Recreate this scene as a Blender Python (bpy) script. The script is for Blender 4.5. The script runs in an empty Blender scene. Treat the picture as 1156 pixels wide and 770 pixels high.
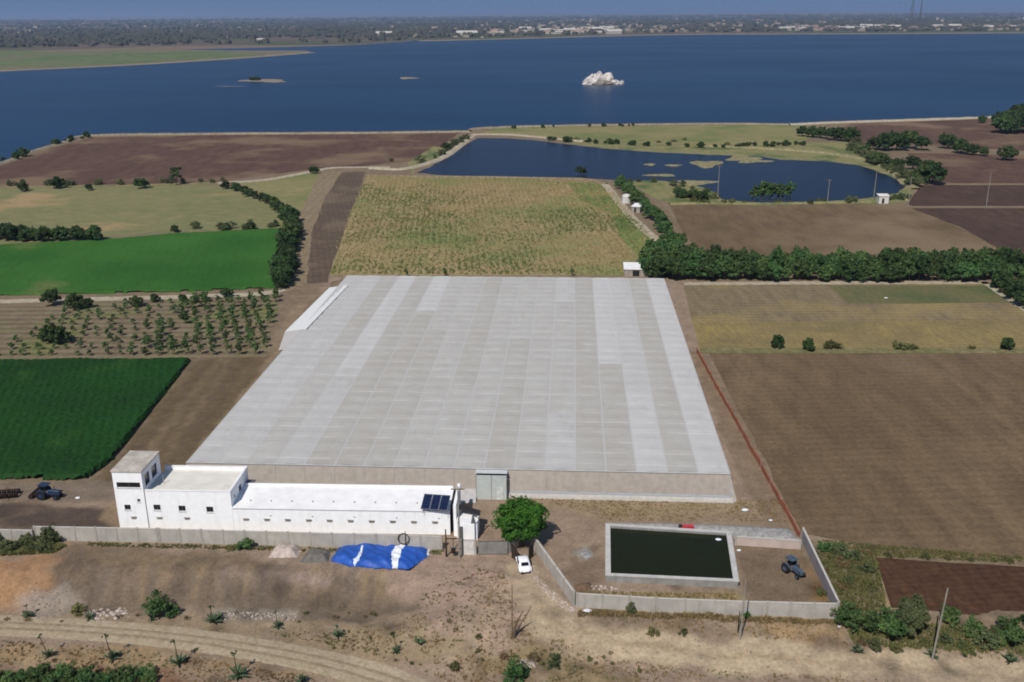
import bpy, math, random
import numpy as np
from mathutils import Vector, Matrix, geometry
random.seed(7); RNG = np.random.default_rng(7)
C = bpy.context.scene.collection
SC = bpy.context.scene
R = math.radians
# ------------------------------------------------------------ camera
H = 70.0; FPX = 1085.0; HZ = 14.0; CX, CY = 578.0, 385.0
TH = math.atan((CY - HZ) / FPX); RHO = R(0.4)
_f = np.array([0, math.cos(TH), -math.sin(TH)])
_r0 = np.array([1.0, 0, 0]); _u0 = np.array([0, math.sin(TH), math.cos(TH)])
_r = _r0 * math.cos(RHO) - _u0 * math.sin(RHO); _u = _u0 * math.cos(RHO) + _r0 * math.sin(RHO)
cam = bpy.data.cameras.new('camera'); camo = bpy.data.objects.new('camera', cam); C.objects.link(camo)
m = Matrix.Identity(4)
for i in range(3):
    m[i][0] = _r[i]; m[i][1] = _u[i]; m[i][2] = -_f[i]
m[2][3] = H
camo.matrix_world = m
cam.sensor_fit = 'HORIZONTAL'; cam.sensor_width = 36; cam.lens = FPX / 1156 * 36
cam.clip_start = 1; cam.clip_end = 120000
SC.camera = camo
# ------------------------------------------------------------ light
SUN = Vector((-0.26, -0.61, 0.75)).normalized()          # towards the sun
el = math.asin(SUN.z); az = math.atan2(SUN.x, SUN.y)
w = bpy.data.worlds.new('World'); SC.world = w; w.use_nodes = True
nt = w.node_tree; bg = nt.nodes['Background']
sky = nt.nodes.new('ShaderNodeTexSky'); sky.sky_type = 'NISHITA'; sky.sun_disc = False
sky.sun_elevation = el; sky.sun_rotation = az; sky.altitude = 0
sky.air_density = 1.0; sky.dust_density = 0.0; sky.ozone_density = 1.6
_tc = nt.nodes.new('ShaderNodeTexCoord'); _ad = nt.nodes.new('ShaderNodeVectorMath'); _ad.operation = 'ADD'; _ad.inputs[1].default_value = (0, 0, 0.50)
_nm = nt.nodes.new('ShaderNodeVectorMath'); _nm.operation = 'NORMALIZE'          # clear air: the deep blue reaches down to the horizon
nt.links.new(_tc.outputs['Generated'], _ad.inputs[0]); nt.links.new(_ad.outputs[0], _nm.inputs[0]); nt.links.new(_nm.outputs[0], sky.inputs['Vector'])
nt.links.new(sky.outputs[0], bg.inputs[0]); bg.inputs[1].default_value = 0.095
sl = bpy.data.lights.new('sun', 'SUN'); sl.energy = 4.0; sl.angle = R(0.5); sl.color = (1.0, 0.945, 0.86)
so = bpy.data.objects.new('sun', sl); C.objects.link(so); so.location = (0, 0, 300)
so.rotation_euler = SUN.to_track_quat('Z', 'Y').to_euler()
SC.view_settings.view_transform = 'Standard'; SC.view_settings.look = 'None'
SC.view_settings.exposure = 0.10; SC.view_settings.gamma = 1
SC.render.engine = 'CYCLES'
SC.cycles.filter_width = 1.9
SC.cycles.max_bounces = 5; SC.cycles.volume_bounces = 0

# ------------------------------------------------------------ helpers: numbers
def ss(x):
    x = np.clip(x, 0, 1); return x * x * (3 - 2 * x)
_T = RNG.random((256, 256))
def vnoise(x, y):
    xi = np.floor(x).astype(int); yi = np.floor(y).astype(int); fx = x - xi; fy = y - yi
    fx = fx * fx * (3 - 2 * fx); fy = fy * fy * (3 - 2 * fy)
    a = _T[xi % 256, yi % 256]; b = _T[(xi + 1) % 256, yi % 256]
    c = _T[xi % 256, (yi + 1) % 256]; d = _T[(xi + 1) % 256, (yi + 1) % 256]
    return (a * (1 - fx) + b * fx) * (1 - fy) + (c * (1 - fx) + d * fx) * fy
def fbm(x, y, s=1.0, o=4):
    x = np.asarray(x, float) * s; y = np.asarray(y, float) * s; v = 0; a = 0.5; t = 0
    for k in range(o):
        v = v + a * vnoise(x + 17.3 * k, y + 9.1 * k); t += a; x = x * 2.03; y = y * 2.03; a *= 0.5
    return v / t
def pdist(pts, x, y, closed=True):
    d = np.full(np.shape(x), 1e9); n = len(pts)
    for i in range(n if closed else n - 1):
        a = pts[i]; b = pts[(i + 1) % n]; vx, vy = b[0] - a[0], b[1] - a[1]; L = vx * vx + vy * vy + 1e-9
        t = np.clip(((x - a[0]) * vx + (y - a[1]) * vy) / L, 0, 1)
        d = np.minimum(d, np.hypot(x - a[0] - t * vx, y - a[1] - t * vy))
    return d
ROADW = []
def height(x, y):
    """terrain: flat fields, the ground in front of the compound drops to the road"""
    x = np.asarray(x, float); y = np.asarray(y, float)
    ex = -8 + (fbm(x, y, 0.15, 2) - 0.5) * 6
    wob = (fbm(x, y, 0.22, 3) - 0.5) * 3.0
    d1 = -3.0 * ss((112.6 + wob - y) / 6.0) * ss((ex - x) / 12.0)
    d2 = -1.6 * ss((100.5 - y) / 9.0) * (1 - ss((ex - x) / 12.0))
    rdm = ss((pdist(ROADW, x, y, False) - 2.2) / 3.0) if ROADW else 1.0
    rough = rdm * ss((115.5 - y) / 3.0) * (1 - ss((x - 3) / 3) * ss((y - 99) / 3))
    return d1 + d2 + rough * ((fbm(x, y, 0.35, 4) - 0.5) * 0.9 + (fbm(x + 50, y, 1.1, 3) - 0.5) * 0.35)
def G(px, py, z=None, lift=0.0):
    """photo pixel -> point on the terrain (or on the level z)"""
    d = _f * FPX + _r * (px - CX) - _u * (py - CY)
    zz = 0.0 if z is None else z
    for _ in range(1 if z is not None else 12):
        t = (zz - H) / d[2]; p = d * t
        if z is None: zz = 0.5 * zz + 0.5 * float(height(p[0], p[1]))
    return Vector((p[0], p[1], zz + lift))
ROADW += [tuple(G(a, b, -3.0))[:2] for a, b in ((-90, 703), (0, 706), (100, 711), (200, 720), (290, 733), (370, 749), (430, 766), (500, 795))]
def GP(pts, z=0.0): return [G(a, b, z) for a, b in pts]
def srgb(h):
    h = h.lstrip('#'); v = [int(h[i:i + 2], 16) / 255 for i in (0, 2, 4)]
    return tuple(c / 12.92 if c <= 0.04045 else ((c + 0.055) / 1.055) ** 2.4 for c in v)
def inside(poly, x, y):
    r = np.zeros(np.shape(x), bool); n = len(poly)
    for i in range(n):
        x0, y0 = poly[i][0], poly[i][1]; x1, y1 = poly[(i + 1) % n][0], poly[(i + 1) % n][1]
        if y0 == y1: continue
        c = ((y0 > y) != (y1 > y)) & (x < (x1 - x0) * (y - y0) / (y1 - y0) + x0); r ^= c
    return r
def sample_poly(poly, n):
    xs = [p[0] for p in poly]; ys = [p[1] for p in poly]; ox = []; oy = []; c = 0
    while c < n:
        x = RNG.uniform(min(xs), max(xs), n * 2); y = RNG.uniform(min(ys), max(ys), n * 2)
        k = inside(poly, x, y); ox.append(x[k]); oy.append(y[k]); c += k.sum()
    return np.concatenate(ox)[:n], np.concatenate(oy)[:n]
def smooth_line(pts, step=1.0):
    P_ = [Vector(p) for p in pts]; P_ = [P_[0] * 2 - P_[1]] + P_ + [P_[-1] * 2 - P_[-2]]; out = []
    for i in range(1, len(P_) - 2):
        a, b, c, d = P_[i - 1:i + 3]; n = max(2, int((c - b).length / step))
        for k in range(n):
            t = k / n
            out.append(0.5 * ((2 * b) + (c - a) * t + (2 * a - 5 * b + 4 * c - d) * t * t + (3 * b - a - 3 * c + d) * t ** 3))
    out.append(P_[-2]); return out

# ------------------------------------------------------------ helpers: objects
def tag(o, label=None, cat=None, group=None, kind=None):
    if label: o['label'] = label
    if cat: o['category'] = cat
    if group: o['group'] = group
    if kind: o['kind'] = kind
    return o
def thing(name, label, cat, loc=(0, 0, 0), rz=0.0, group=None):
    o = bpy.data.objects.new(name, None); C.objects.link(o); o.location = loc; o.rotation_euler = (0, 0, rz)
    o.empty_display_size = 0.5
    return tag(o, label, cat, group)
def mesh_obj(name, verts, faces, mat, parent=None, smooth=False):
    me = bpy.data.meshes.new(name)
    if isinstance(verts, np.ndarray): verts = verts.tolist()
    if isinstance(faces, np.ndarray): faces = faces.tolist()
    me.from_pydata([tuple(v) for v in verts], [], faces); me.update()
    if isinstance(mat, (list, tuple)):
        for q in mat: me.materials.append(q)
    elif mat: me.materials.append(mat)
    if smooth: me.polygons.foreach_set('use_smooth', [True] * len(me.polygons))
    o = bpy.data.objects.new(name, me); C.objects.link(o)
    if parent: o.parent = parent
    return o
class MB:
    def __init__(s): s.v = []; s.f = []
    def add(s, v, f):
        n = len(s.v); s.v += [tuple(q) for q in v]; s.f += [tuple(i + n for i in q) for q in f]; return s
    def box(s, x0, x1, y0, y1, z0, z1, M=None):
        v = [Vector((x, y, z)) for z in (z0, z1) for y in (y0, y1) for x in (x0, x1)]
        if M: v = [M @ q for q in v]
        return s.add(v, [(0, 2, 3, 1), (4, 5, 7, 6), (0, 1, 5, 4), (2, 6, 7, 3), (0, 4, 6, 2), (1, 3, 7, 5)])
    def quad(s, a, b, c, d): return s.add([a, b, c, d], [(0, 1, 2, 3)])
    def tube(s, pts, rad, n=8, cap=True):
        pts = [Vector(p) for p in pts]; rad = rad if isinstance(rad, (list, tuple)) else [rad] * len(pts); v = []; f = []
        for i, p in enumerate(pts):
            t = (pts[min(i + 1, len(pts) - 1)] - pts[max(i - 1, 0)]).normalized()
            a = t.orthogonal().normalized() if abs(t.z) < .9 else Vector((1, 0, 0)).cross(t).normalized(); b = t.cross(a)
            for k in range(n):
                an = 2 * math.pi * k / n; v.append(p + (a * math.cos(an) + b * math.sin(an)) * rad[i])
        for i in range(len(pts) - 1):
            for k in range(n):
                f.append((i * n + k, i * n + (k + 1) % n, (i + 1) * n + (k + 1) % n, (i + 1) * n + k))
        if cap:
            f.append(tuple(range(n))[::-1]); f.append(tuple((len(pts) - 1) * n + k for k in range(n)))
        return s.add(v, f)
    def disc_y(s, c, r, w, n=20):       # wheel lying along y
        return s.tube([(c[0], c[1] - w / 2, c[2]), (c[0], c[1] - w / 2 + .03, c[2]), (c[0], c[1] + w / 2 - .03, c[2]), (c[0], c[1] + w / 2, c[2])], [r * .92, r, r, r * .92], n)
    def loft(s, rings, cap=True):
        n = len(rings[0]); v = [p for q in rings for p in q]; f = []
        for i in range(len(rings) - 1):
            for k in range(n): f.append((i * n + k, i * n + (k + 1) % n, (i + 1) * n + (k + 1) % n, (i + 1) * n + k))
        if cap: f.append(tuple(range(n))[::-1]); f.append(tuple((len(rings) - 1) * n + k for k in range(n)))
        return s.add(v, f)
    def build(s, name, mat, parent=None, smooth=False): return mesh_obj(name, s.v, s.f, mat, parent, smooth)
def copy_tree(o, parent=None):
    c = o.copy(); C.objects.link(c); c.parent = parent
    for ch in o.children: copy_tree(ch, c)
    return c

_O = 'first second third fourth fifth sixth seventh eighth ninth tenth eleventh twelfth thirteenth fourteenth fifteenth sixteenth seventeenth eighteenth nineteenth twentieth'.split()
_TN = {2: 'twenty', 3: 'thirty', 4: 'forty', 5: 'fifty', 6: 'sixty', 7: 'seventy'}
def ordn(n):
    if n <= 20: return _O[n - 1]
    return _TN[n // 10][:-1] + 'ieth' if n % 10 == 0 else _TN[n // 10] + '-' + _O[n % 10 - 1]
# ------------------------------------------------------------ helpers: materials
def new_mat(name):
    mt = bpy.data.materials.new(name); mt.use_nodes = True; t = mt.node_tree
    return mt, t, t.nodes['Principled BSDF'], t.nodes.new, t.links.new
def rgba(c): return (*(srgb(c) if isinstance(c, str) else c), 1.0)
def noise(t, scale, detail=4, vec=None, rough=0.55):
    n = t.nodes.new('ShaderNodeTexNoise'); n.inputs['Scale'].default_value = scale
    n.inputs['Detail'].default_value = detail; n.inputs['Roughness'].default_value = rough
    if vec is not None: t.links.new(vec, n.inputs['Vector'])
    return n.outputs['Fac']
def ramp(t, fac, a, b, c0=(0, 0, 0, 1), c1=(1, 1, 1, 1)):
    r_ = t.nodes.new('ShaderNodeValToRGB'); r_.color_ramp.elements[0].position = a; r_.color_ramp.elements[1].position = b
    r_.color_ramp.elements[0].color = c0; r_.color_ramp.elements[1].color = c1
    t.links.new(fac, r_.inputs[0]); return r_.outputs[0]
def mix(t, fac, a, b, mode='MIX'):
    m_ = t.nodes.new('ShaderNodeMix'); m_.data_type = 'RGBA'; m_.blend_type = mode
    for s_, v_ in ((m_.inputs[0], fac), (m_.inputs[6], a), (m_.inputs[7], b)):
        if hasattr(v_, 'is_linked') or isinstance(v_, bpy.types.NodeSocket): t.links.new(v_, s_)
        else: s_.default_value = v_
    return m_.outputs[2]
def bump(t, bs, fac, strength, dist):
    b = t.nodes.new('ShaderNodeBump'); b.inputs['Strength'].default_value = strength; b.inputs['Distance'].default_value = dist
    t.links.new(fac, b.inputs['Height']); t.links.new(b.outputs[0], bs.inputs['Normal']); return b
def coords(t, rot=0.0, scale=(1, 1, 1)):
    tc = t.nodes.new('ShaderNodeTexCoord'); mp = t.nodes.new('ShaderNodeMapping'); mp.inputs['Rotation'].default_value = (0, 0, rot)
    mp.inputs['Scale'].default_value = scale; t.links.new(tc.outputs['Object'], mp.inputs['Vector']); return mp.outputs[0]
def plain(name, col, rough=0.8, metal=0.0, var=0.12, scale=1.5, spec=0.3, streak=None):
    mt, t, bs, N, L = new_mat(name); v = coords(t); c = rgba(col)
    n = noise(t, scale, 5, v); f = ramp(t, n, 0.3, 0.7)
    dk = tuple(q * (1 - 2 * var) for q in c[:3]) + (1,); lt = tuple(min(1, q * (1 + var)) for q in c[:3]) + (1,)
    o = mix(t, f, dk, lt)
    if streak:
        v2 = coords(t, 0, (1, 1, .15)); s2 = ramp(t, noise(t, 1.3, 5, v2, .7), .52, .72); m2 = N('ShaderNodeMath'); m2.operation = 'MULTIPLY'
        L(s2, m2.inputs[0]); m2.inputs[1].default_value = 0.6; o = mix(t, m2.outputs[0], o, rgba(streak))
    L(o, bs.inputs['Base Color'])
    bs.inputs['Roughness'].default_value = rough; bs.inputs['Metallic'].default_value = metal
    bs.inputs['Specular IOR Level'].default_value = spec
    return mt
def field_mat(name, cols, big=0.02, rot=0.0, row=1.2, rowk=0.2, patch=None, patch_scale=0.03, stretch=(1, 1, 1), patch_lo=.5, patch_hi=.62, fine=1.3):
    """worked soil or pasture: broad tone changes, furrows along one direction, clods"""
    mt, t, bs, N, L = new_mat(name); v = coords(t); vr = coords(t, rot); vs = coords(t, rot, stretch)
    a = mix(t, ramp(t, noise(t, big, 5, vs, .6), .36, .64), rgba(cols[0]), rgba(cols[1]))
    a = mix(t, ramp(t, noise(t, big * 7, 4, vs, .6), .38, .68), a, rgba(cols[2]))
    if patch:
        a = mix(t, ramp(t, noise(t, patch_scale, 5, v, .6), patch_lo, patch_hi), a, rgba(patch))
    wv = N('ShaderNodeTexWave'); wv.inputs['Scale'].default_value = 0.314 / row; wv.inputs['Distortion'].default_value = 1.2
    wv.inputs['Detail'].default_value = 2; wv.inputs['Detail Scale'].default_value = 0.4; L(vr, wv.inputs['Vector'])
    wm = N('ShaderNodeMapRange'); L(wv.outputs['Fac'], wm.inputs[0]); wm.inputs[3].default_value = 1 - rowk; wm.inputs[4].default_value = 1 + rowk * .3
    # the strength of furrows comes and goes
    cl = N('ShaderNodeMapRange'); L(noise(t, fine, 4, v, .65), cl.inputs[0]); cl.inputs[1].default_value = .25; cl.inputs[2].default_value = .75
    cl.inputs[3].default_value = .72; cl.inputs[4].default_value = 1.22
    mm = N('ShaderNodeMath'); mm.operation = 'MULTIPLY'; L(wm.outputs[0], mm.inputs[0]); L(cl.outputs[0], mm.inputs[1])
    vm = N('ShaderNodeVectorMath'); vm.operation = 'SCALE'; L(a, vm.inputs[0]); L(mm.outputs[0], vm.inputs['Scale'])
    L(vm.outputs[0], bs.inputs['Base Color']); bs.inputs['Roughness'].default_value = 0.95; bs.inputs['Specular IOR Level'].default_value = 0.15
    bump(t, bs, mm.outputs[0], 0.5, 0.25)
    return mt
def leaf_mat(name, dark, light, rnd=0.25):
    mt, t, bs, N, L = new_mat(name); v = coords(t)
    oi = N('ShaderNodeObjectInfo'); ad = N('ShaderNodeVectorMath'); ad.operation = 'ADD'; L(v, ad.inputs[0])
    cb = N('ShaderNodeCombineXYZ'); ml = N('ShaderNodeMath'); ml.operation = 'MULTIPLY'; L(oi.outputs['Random'], ml.inputs[0]); ml.inputs[1].default_value = 90
    L(ml.outputs[0], cb.inputs[0]); L(cb.outputs[0], ad.inputs[1])
    a = mix(t, ramp(t, noise(t, 0.8, 4, ad.outputs[0]), .35, .65), rgba(dark), rgba(light))
    hs = N('ShaderNodeHueSaturation'); L(a, hs.inputs['Color'])
    mr = N('ShaderNodeMapRange'); L(oi.outputs['Random'], mr.inputs[0]); mr.inputs[3].default_value = 1 - rnd; mr.inputs[4].default_value = 1 + rnd
    L(mr.outputs[0], hs.inputs['Value'])
    m3 = N('ShaderNodeMath'); m3.operation = 'MULTIPLY'; m3.inputs[1].default_value = 7.31; L(oi.outputs['Random'], m3.inputs[0])
    m4 = N('ShaderNodeMath'); m4.operation = 'FRACT'; L(m3.outputs[0], m4.inputs[0])
    mh = N('ShaderNodeMapRange'); L(m4.outputs[0], mh.inputs[0]); mh.inputs[3].default_value = .475; mh.inputs[4].default_value = .515; L(mh.outputs[0], hs.inputs['Hue'])
    L(hs.outputs[0], bs.inputs['Base Color']); bs.inputs['Roughness'].default_value = 0.6; bs.inputs['Specular IOR Level'].default_value = 0.2
    tr = N('ShaderNodeBsdfTranslucent'); L(hs.outputs[0], tr.inputs['Color']); mx = N('ShaderNodeMixShader'); mx.inputs[0].default_value = 0.25
    L(bs.outputs[0], mx.inputs[1]); L(tr.outputs[0], mx.inputs[2]); L(mx.outputs[0], t.nodes['Material Output'].inputs[0])
    return mt
def water_mat(name, deep, rough, s1, s2, strength, vec_scale=(1, 1, 1), spec=.36):
    mt, t, bs, N, L = new_mat(name); v = coords(t, 0.2, vec_scale)
    a = mix(t, ramp(t, noise(t, 0.004, 4, coords(t, .1, (1, 1.6, 1))), .35, .68), rgba(deep[0]), rgba(deep[1])); L(a, bs.inputs['Base Color'])
    bs.inputs['Roughness'].default_value = rough; bs.inputs['IOR'].default_value = 1.33; bs.inputs['Specular IOR Level'].default_value = spec
    rg = N('ShaderNodeMapRange'); L(noise(t, .0022, 5, coords(t, .35, (1, 1.8, 1)), .5), rg.inputs[0]); rg.inputs[1].default_value = .35; rg.inputs[2].default_value = .65; rg.inputs[3].default_value = rough * .92; rg.inputs[4].default_value = rough * 1.12; L(rg.outputs[0], bs.inputs['Roughness'])
    n1 = noise(t, s1, 3, v); n2 = noise(t, s2, 3, v); ad = N('ShaderNodeMath'); ad.operation = 'ADD'; L(n1, ad.inputs[0]); L(n2, ad.inputs[1])
    bump(t, bs, ad.outputs[0], strength, 0.6); return mt

# ------------------------------------------------------------ the terrain: one sheet to the horizon
far = [600, 900, 1500, 3000, 7000, 15000, 30000, 45000]
gx = np.concatenate([-np.array(far[::-1]), [-400, -260, -180, -140, -122], np.arange(-112, 120.1, 0.5), [126, 140, 180, 260, 400], far])
gy = np.concatenate([[-400, -100, 0, 40, 60], np.arange(72, 262.1, 0.5), [270, 290, 330, 400, 500], np.array(far) + 100])
XX, YY = np.meshgrid(gx, gy); ZZ = height(XX, YY)
col = np.empty(XX.shape + (3,)); col[:] = srgb('7a6a56')
def paint(px, c, soft=1.5, amt=1.0, nz=0.0, ns=0.15, line=None, z=None):
    global col
    w_ = [G(*p) if z is None else G(p[0], p[1], z) for p in px]
    X = XX + (fbm(XX + 31, YY, 0.25, 3) - .5) * soft * 2.2; Y = YY + (fbm(XX, YY + 77, 0.25, 3) - .5) * soft * 2.2
    if line: k = ss((line / 2 + soft / 2 - pdist(w_, X, Y, False)) / soft)
    else:
        d = pdist(w_, X, Y); s_ = np.where(inside(w_, X, Y), 1, -1); k = ss((d * s_ + soft / 2) / soft)
    if nz: k = k * np.clip(1 - nz + nz * 2 * ss((fbm(XX + 5, YY + 9, ns, 4) - .35) / .3), 0, 1)
    k = np.clip(k * amt, 0, 1)[..., None]
    col = col * (1 - k) + np.array(srgb(c)) * k
# compound yard and entrance, then the slopes and verges
paint([(-60, 612), (60, 560), (215, 520), (370, 312), (765, 312), (832, 400), (1000, 640), (1300, 700), (1300, 900), (-200, 900), (-200, 640)], '8d7b69', 3)
paint([(217, 406), (300, 402), (375, 318), (400, 312), (213, 535), (205, 550), (-60, 548), (98, 545), (130, 520)], '64553f', 1.0)
for a_, b_, cc in (((262, 404), (165, 545), '75654f'), ((240, 404), (122, 545), '5d4f41'), ((284, 400), (195, 530), '5c4e40'), ((224, 404), (104, 545), '73634f'), ((272, 404), (180, 540), '5f5143'), ((250, 404), (140, 545), '79695300'[:6])):
    paint([a_, b_], cc, 1.2, .6, .4, .3, line=1.6)
paint([(385, 318), (340, 345), (318, 385), (300, 420), (262, 470), (215, 525)], '85745d', 1.2, .8, line=2.6)
paint([(383, 322), (350, 340), (326, 385), (308, 420), (272, 470), (226, 520)], '6b5c4a', .8, .6, line=.8)
paint([(-80, 568), (60, 570), (140, 574), (150, 600), (-80, 598)], '4e423a', 1.5, .95, .2)
paint([(-80, 543), (130, 543), (130, 566), (-80, 566)], '76685a', 1.2, .85)
paint([(110, 588), (130, 566), (142, 570), (140, 600)], '8a765d', 1, .8)
paint([(522, 565), (830, 562), (893, 600), (905, 616), (660, 610), (640, 640), (600, 622), (530, 625)], '8b7865', 1.5, .9, .2)
paint([(560, 565), (880, 565), (890, 592), (690, 590)], '8c7a60', 1.5, .6, .5, .2)
paint([(600, 560), (830, 563), (850, 575), (700, 582)], '8a8258', 2, .3, .9, .35)
paint([(828, 616), (906, 617), (944, 686), (840, 680), (834, 640)], '70604e', 1.0, .95)
paint([(900, 618), (912, 640), (944, 686), (926, 686)], '86673f', 1.5, .7, .4)
paint([(648, 668), (828, 668), (842, 682), (655, 678)], '8b7a52', 1, .7, .5, .4)
paint([(650, 622), (684, 615), (682, 655), (660, 668), (640, 650)], '6b5a48', 1.5, .7, .5, .3)
paint([(650, 624), (664, 618), (672, 626), (662, 634)], '868279', 1, .9)
paint([(780, 400), (800, 395), (905, 605), (880, 600), (828, 530)], '7b6a56', 1.2, .9)
paint([(0, 625), (70, 618), (95, 640), (55, 690), (0, 696), (-100, 690)], '936f4e', 3, .8, .4)
paint([(75, 616), (260, 622), (300, 635), (440, 650), (470, 690), (330, 700), (150, 690), (60, 690)], '675a4c', 2.0, .9, .25)
paint([(90, 618), (270, 618), (300, 640), (230, 655), (110, 650)], '7c6a52', 3, .7, .5, .2)
for q in range(26):
    x_ = 75 + q * 15 + random.uniform(-5, 5); y_ = 640 + random.uniform(-8, 4)
    paint([(x_, y_), (x_ + random.uniform(-14, -2), y_ + random.uniform(30, 44))], random.choice(['594d42', '7d6c56', '61564e', '857257']), 1.0, .6, .3, .5, line=random.uniform(.5, 1.6))
paint([(255, 640), (380, 648), (372, 656), (250, 652)], '8f7d72', 1, .7, .4)
paint([(240, 690), (335, 690), (330, 700), (245, 700)], '948a7c', 1, .6, .5)
paint([(20, 680), (75, 665), (90, 690), (30, 700)], '8b8076', 1.5, .8, .5)
paint([(440, 640), (560, 625), (610, 690), (560, 720), (470, 700)], '9b8474', 3, .8, .2)
paint([(592, 645), (598, 668), (622, 698), (690, 722), (800, 737), (950, 747), (1156, 765), (1300, 775)], 'ab997f', 2.0, .95, .1, line=5.2)
paint([(598, 668), (622, 700), (690, 724), (800, 739), (950, 749), (1156, 767)], '8e7c62', .6, .7, .3, line=.7)
paint([(592, 645), (560, 680), (520, 720), (500, 790)], 'a08c76', 3, .7, .1, line=5)
paint([(600, 700), (660, 740), (700, 790)], 'a08c72', 3, .6, .2, line=3)
paint([(500, 800), (540, 740), (600, 715), (640, 745), (720, 760), (740, 820)], '7c6c4c', 2, .7, .6, .35)
paint([(650, 694), (940, 706), (930, 716), (680, 708)], '6f6049', 1.5, .8, .5, .3)
paint([(850, 690), (960, 700), (950, 725), (870, 722)], '9c8260', 2.5, .7, .3)
paint([(-100, 752), (180, 760), (360, 790), (-100, 820)], '76533b', 2, .8, .5, .3)
paint([(-100, 722), (200, 730), (400, 765), (200, 760), (-100, 748)], '917a58', 2, .7, .5, .3)
paint([(60, 690), (440, 700), (560, 740), (480, 750), (200, 716), (60, 702)], '857558', 2, .6, .7, .4)
paint([(905, 608), (990, 625), (1000, 690), (945, 690)], '5f5842', 2, .85, .4, .5)
paint([(985, 628), (996, 650), (1006, 695)], '94825f', 1, .8, line=1.3)
paint([(930, 690), (1160, 690), (1250, 735), (960, 730)], '6d5e4b', 2, .8, .4, .4)
col *= (0.76 + 0.46 * fbm(XX, YY, 0.9, 5))[..., None]
for _ in range(46):                                    # small damp or dug patches
    x_, y_ = random.choice([(random.uniform(-40, 60), random.uniform(88, 112))]); k = np.exp(-((XX - x_) ** 2 + (YY - y_) ** 2) / random.uniform(.3, 2.5))[..., None]
    col = col * (1 - .45 * k)
nx, ny = len(gx), len(gy)
idx = np.arange(nx * ny).reshape(ny, nx)
faces = np.stack([idx[:-1, :-1], idx[:-1, 1:], idx[1:, 1:], idx[1:, :-1]], -1).reshape(-1, 4)
mt, t, bs, N, L = new_mat('bare earth'); v = coords(t); at = N('ShaderNodeAttribute'); at.attribute_name = 'Col'
n1 = N('ShaderNodeMapRange'); L(noise(t, 2.2, 6, v, .7), n1.inputs[0]); n1.inputs[1].default_value = .3; n1.inputs[2].default_value = .7; n1.inputs[3].default_value = .72; n1.inputs[4].default_value = 1.25
n2 = N('ShaderNodeMapRange'); L(noise(t, 0.23, 5, v, .65), n2.inputs[0]); n2.inputs[1].default_value = .3; n2.inputs[2].default_value = .7; n2.inputs[3].default_value = .86; n2.inputs[4].default_value = 1.12
mm = N('ShaderNodeMath'); mm.operation = 'MULTIPLY'; L(n1.outputs[0], mm.inputs[0]); L(n2.outputs[0], mm.inputs[1])
vm = N('ShaderNodeVectorMath'); vm.operation = 'SCALE'; L(at.outputs['Color'], vm.inputs[0]); L(mm.outputs[0], vm.inputs['Scale'])
L(vm.outputs[0], bs.inputs['Base Color']); bs.inputs['Roughness'].default_value = .95; bs.inputs['Specular IOR Level'].default_value = .15
bump(t, bs, n1.outputs[0], .5, .2); M_EARTH = mt
gnd = mesh_obj('ground', np.stack([XX, YY, ZZ], -1).reshape(-1, 3), faces, M_EARTH, smooth=True); tag(gnd, kind='structure')
ca = gnd.data.color_attributes.new('Col', 'FLOAT_COLOR', 'POINT')
ca.data.foreach_set('color', np.concatenate([col.reshape(-1, 3), np.ones((nx * ny, 1))], 1).ravel().astype(np.float32))

# ------------------------------------------------------------ flat sheets: fields, water, roads
def sheet(name, px, z, mat, jit=0.3, step=4.0, world=None):
    w_ = world or GP(px, 0.0); out = []
    for i in range(len(w_)):
        a, b = w_[i], w_[(i + 1) % len(w_)]; n = max(1, min(80, int((b - a).length / step))); nn = Vector((-(b - a).y, (b - a).x, 0)).normalized()
        for k in range(n):
            p = a.lerp(b, k / n)
            if k and jit: p = p + nn * random.uniform(-jit, jit)
            out.append((p.x, p.y, z))
    tri = geometry.tessellate_polygon([[Vector(p) for p in out]])
    vv = [Vector(p) for p in out]; ff = []
    for a, b, c in tri:
        if (vv[b] - vv[a]).cross(vv[c] - vv[a]).z < 0: b, c = c, b
        ff.append((a, b, c))
    return tag(mesh_obj(name, out, ff, mat), kind='structure')
def ribbon(name, px, width, mat, lift=0.05, z=0.0, crown=0.0, conform=False, step=1.0, jit=0.15, kind='structure', world=None):
    line = smooth_line([G(*p) if conform else G(p[0], p[1], z) for p in px] if world is None else world, step); vs = []; fs = []; K = 7
    for i, p in enumerate(line):
        t_ = (line[min(i + 1, len(line) - 1)] - line[max(i - 1, 0)]).normalized(); n_ = Vector((-t_.y, t_.x, 0))
        wj = width / 2 * (1 + random.uniform(-jit, jit)); wk = width / 2 * (1 + random.uniform(-jit, jit))
        for k in range(K):
            u_ = k / (K - 1) * 2 - 1; q = p + n_ * (u_ * (wj if u_ < 0 else wk)); e = 1 - u_ * u_
            zz = (float(height(q.x, q.y)) if conform else z) + lift + crown * e * (0.8 + 0.4 * random.random())
            if abs(u_) == 1 and (conform or crown): zz -= 0.12
            vs.append((q.x, q.y, zz))
    for i in range(len(line) - 1):
        for k in range(K - 1): fs.append((i * K + k, i * K + k + 1, (i + 1) * K + k + 1, (i + 1) * K + k))
    return tag(mesh_obj(name, vs, fs, mat, smooth=True), kind=kind)

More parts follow.
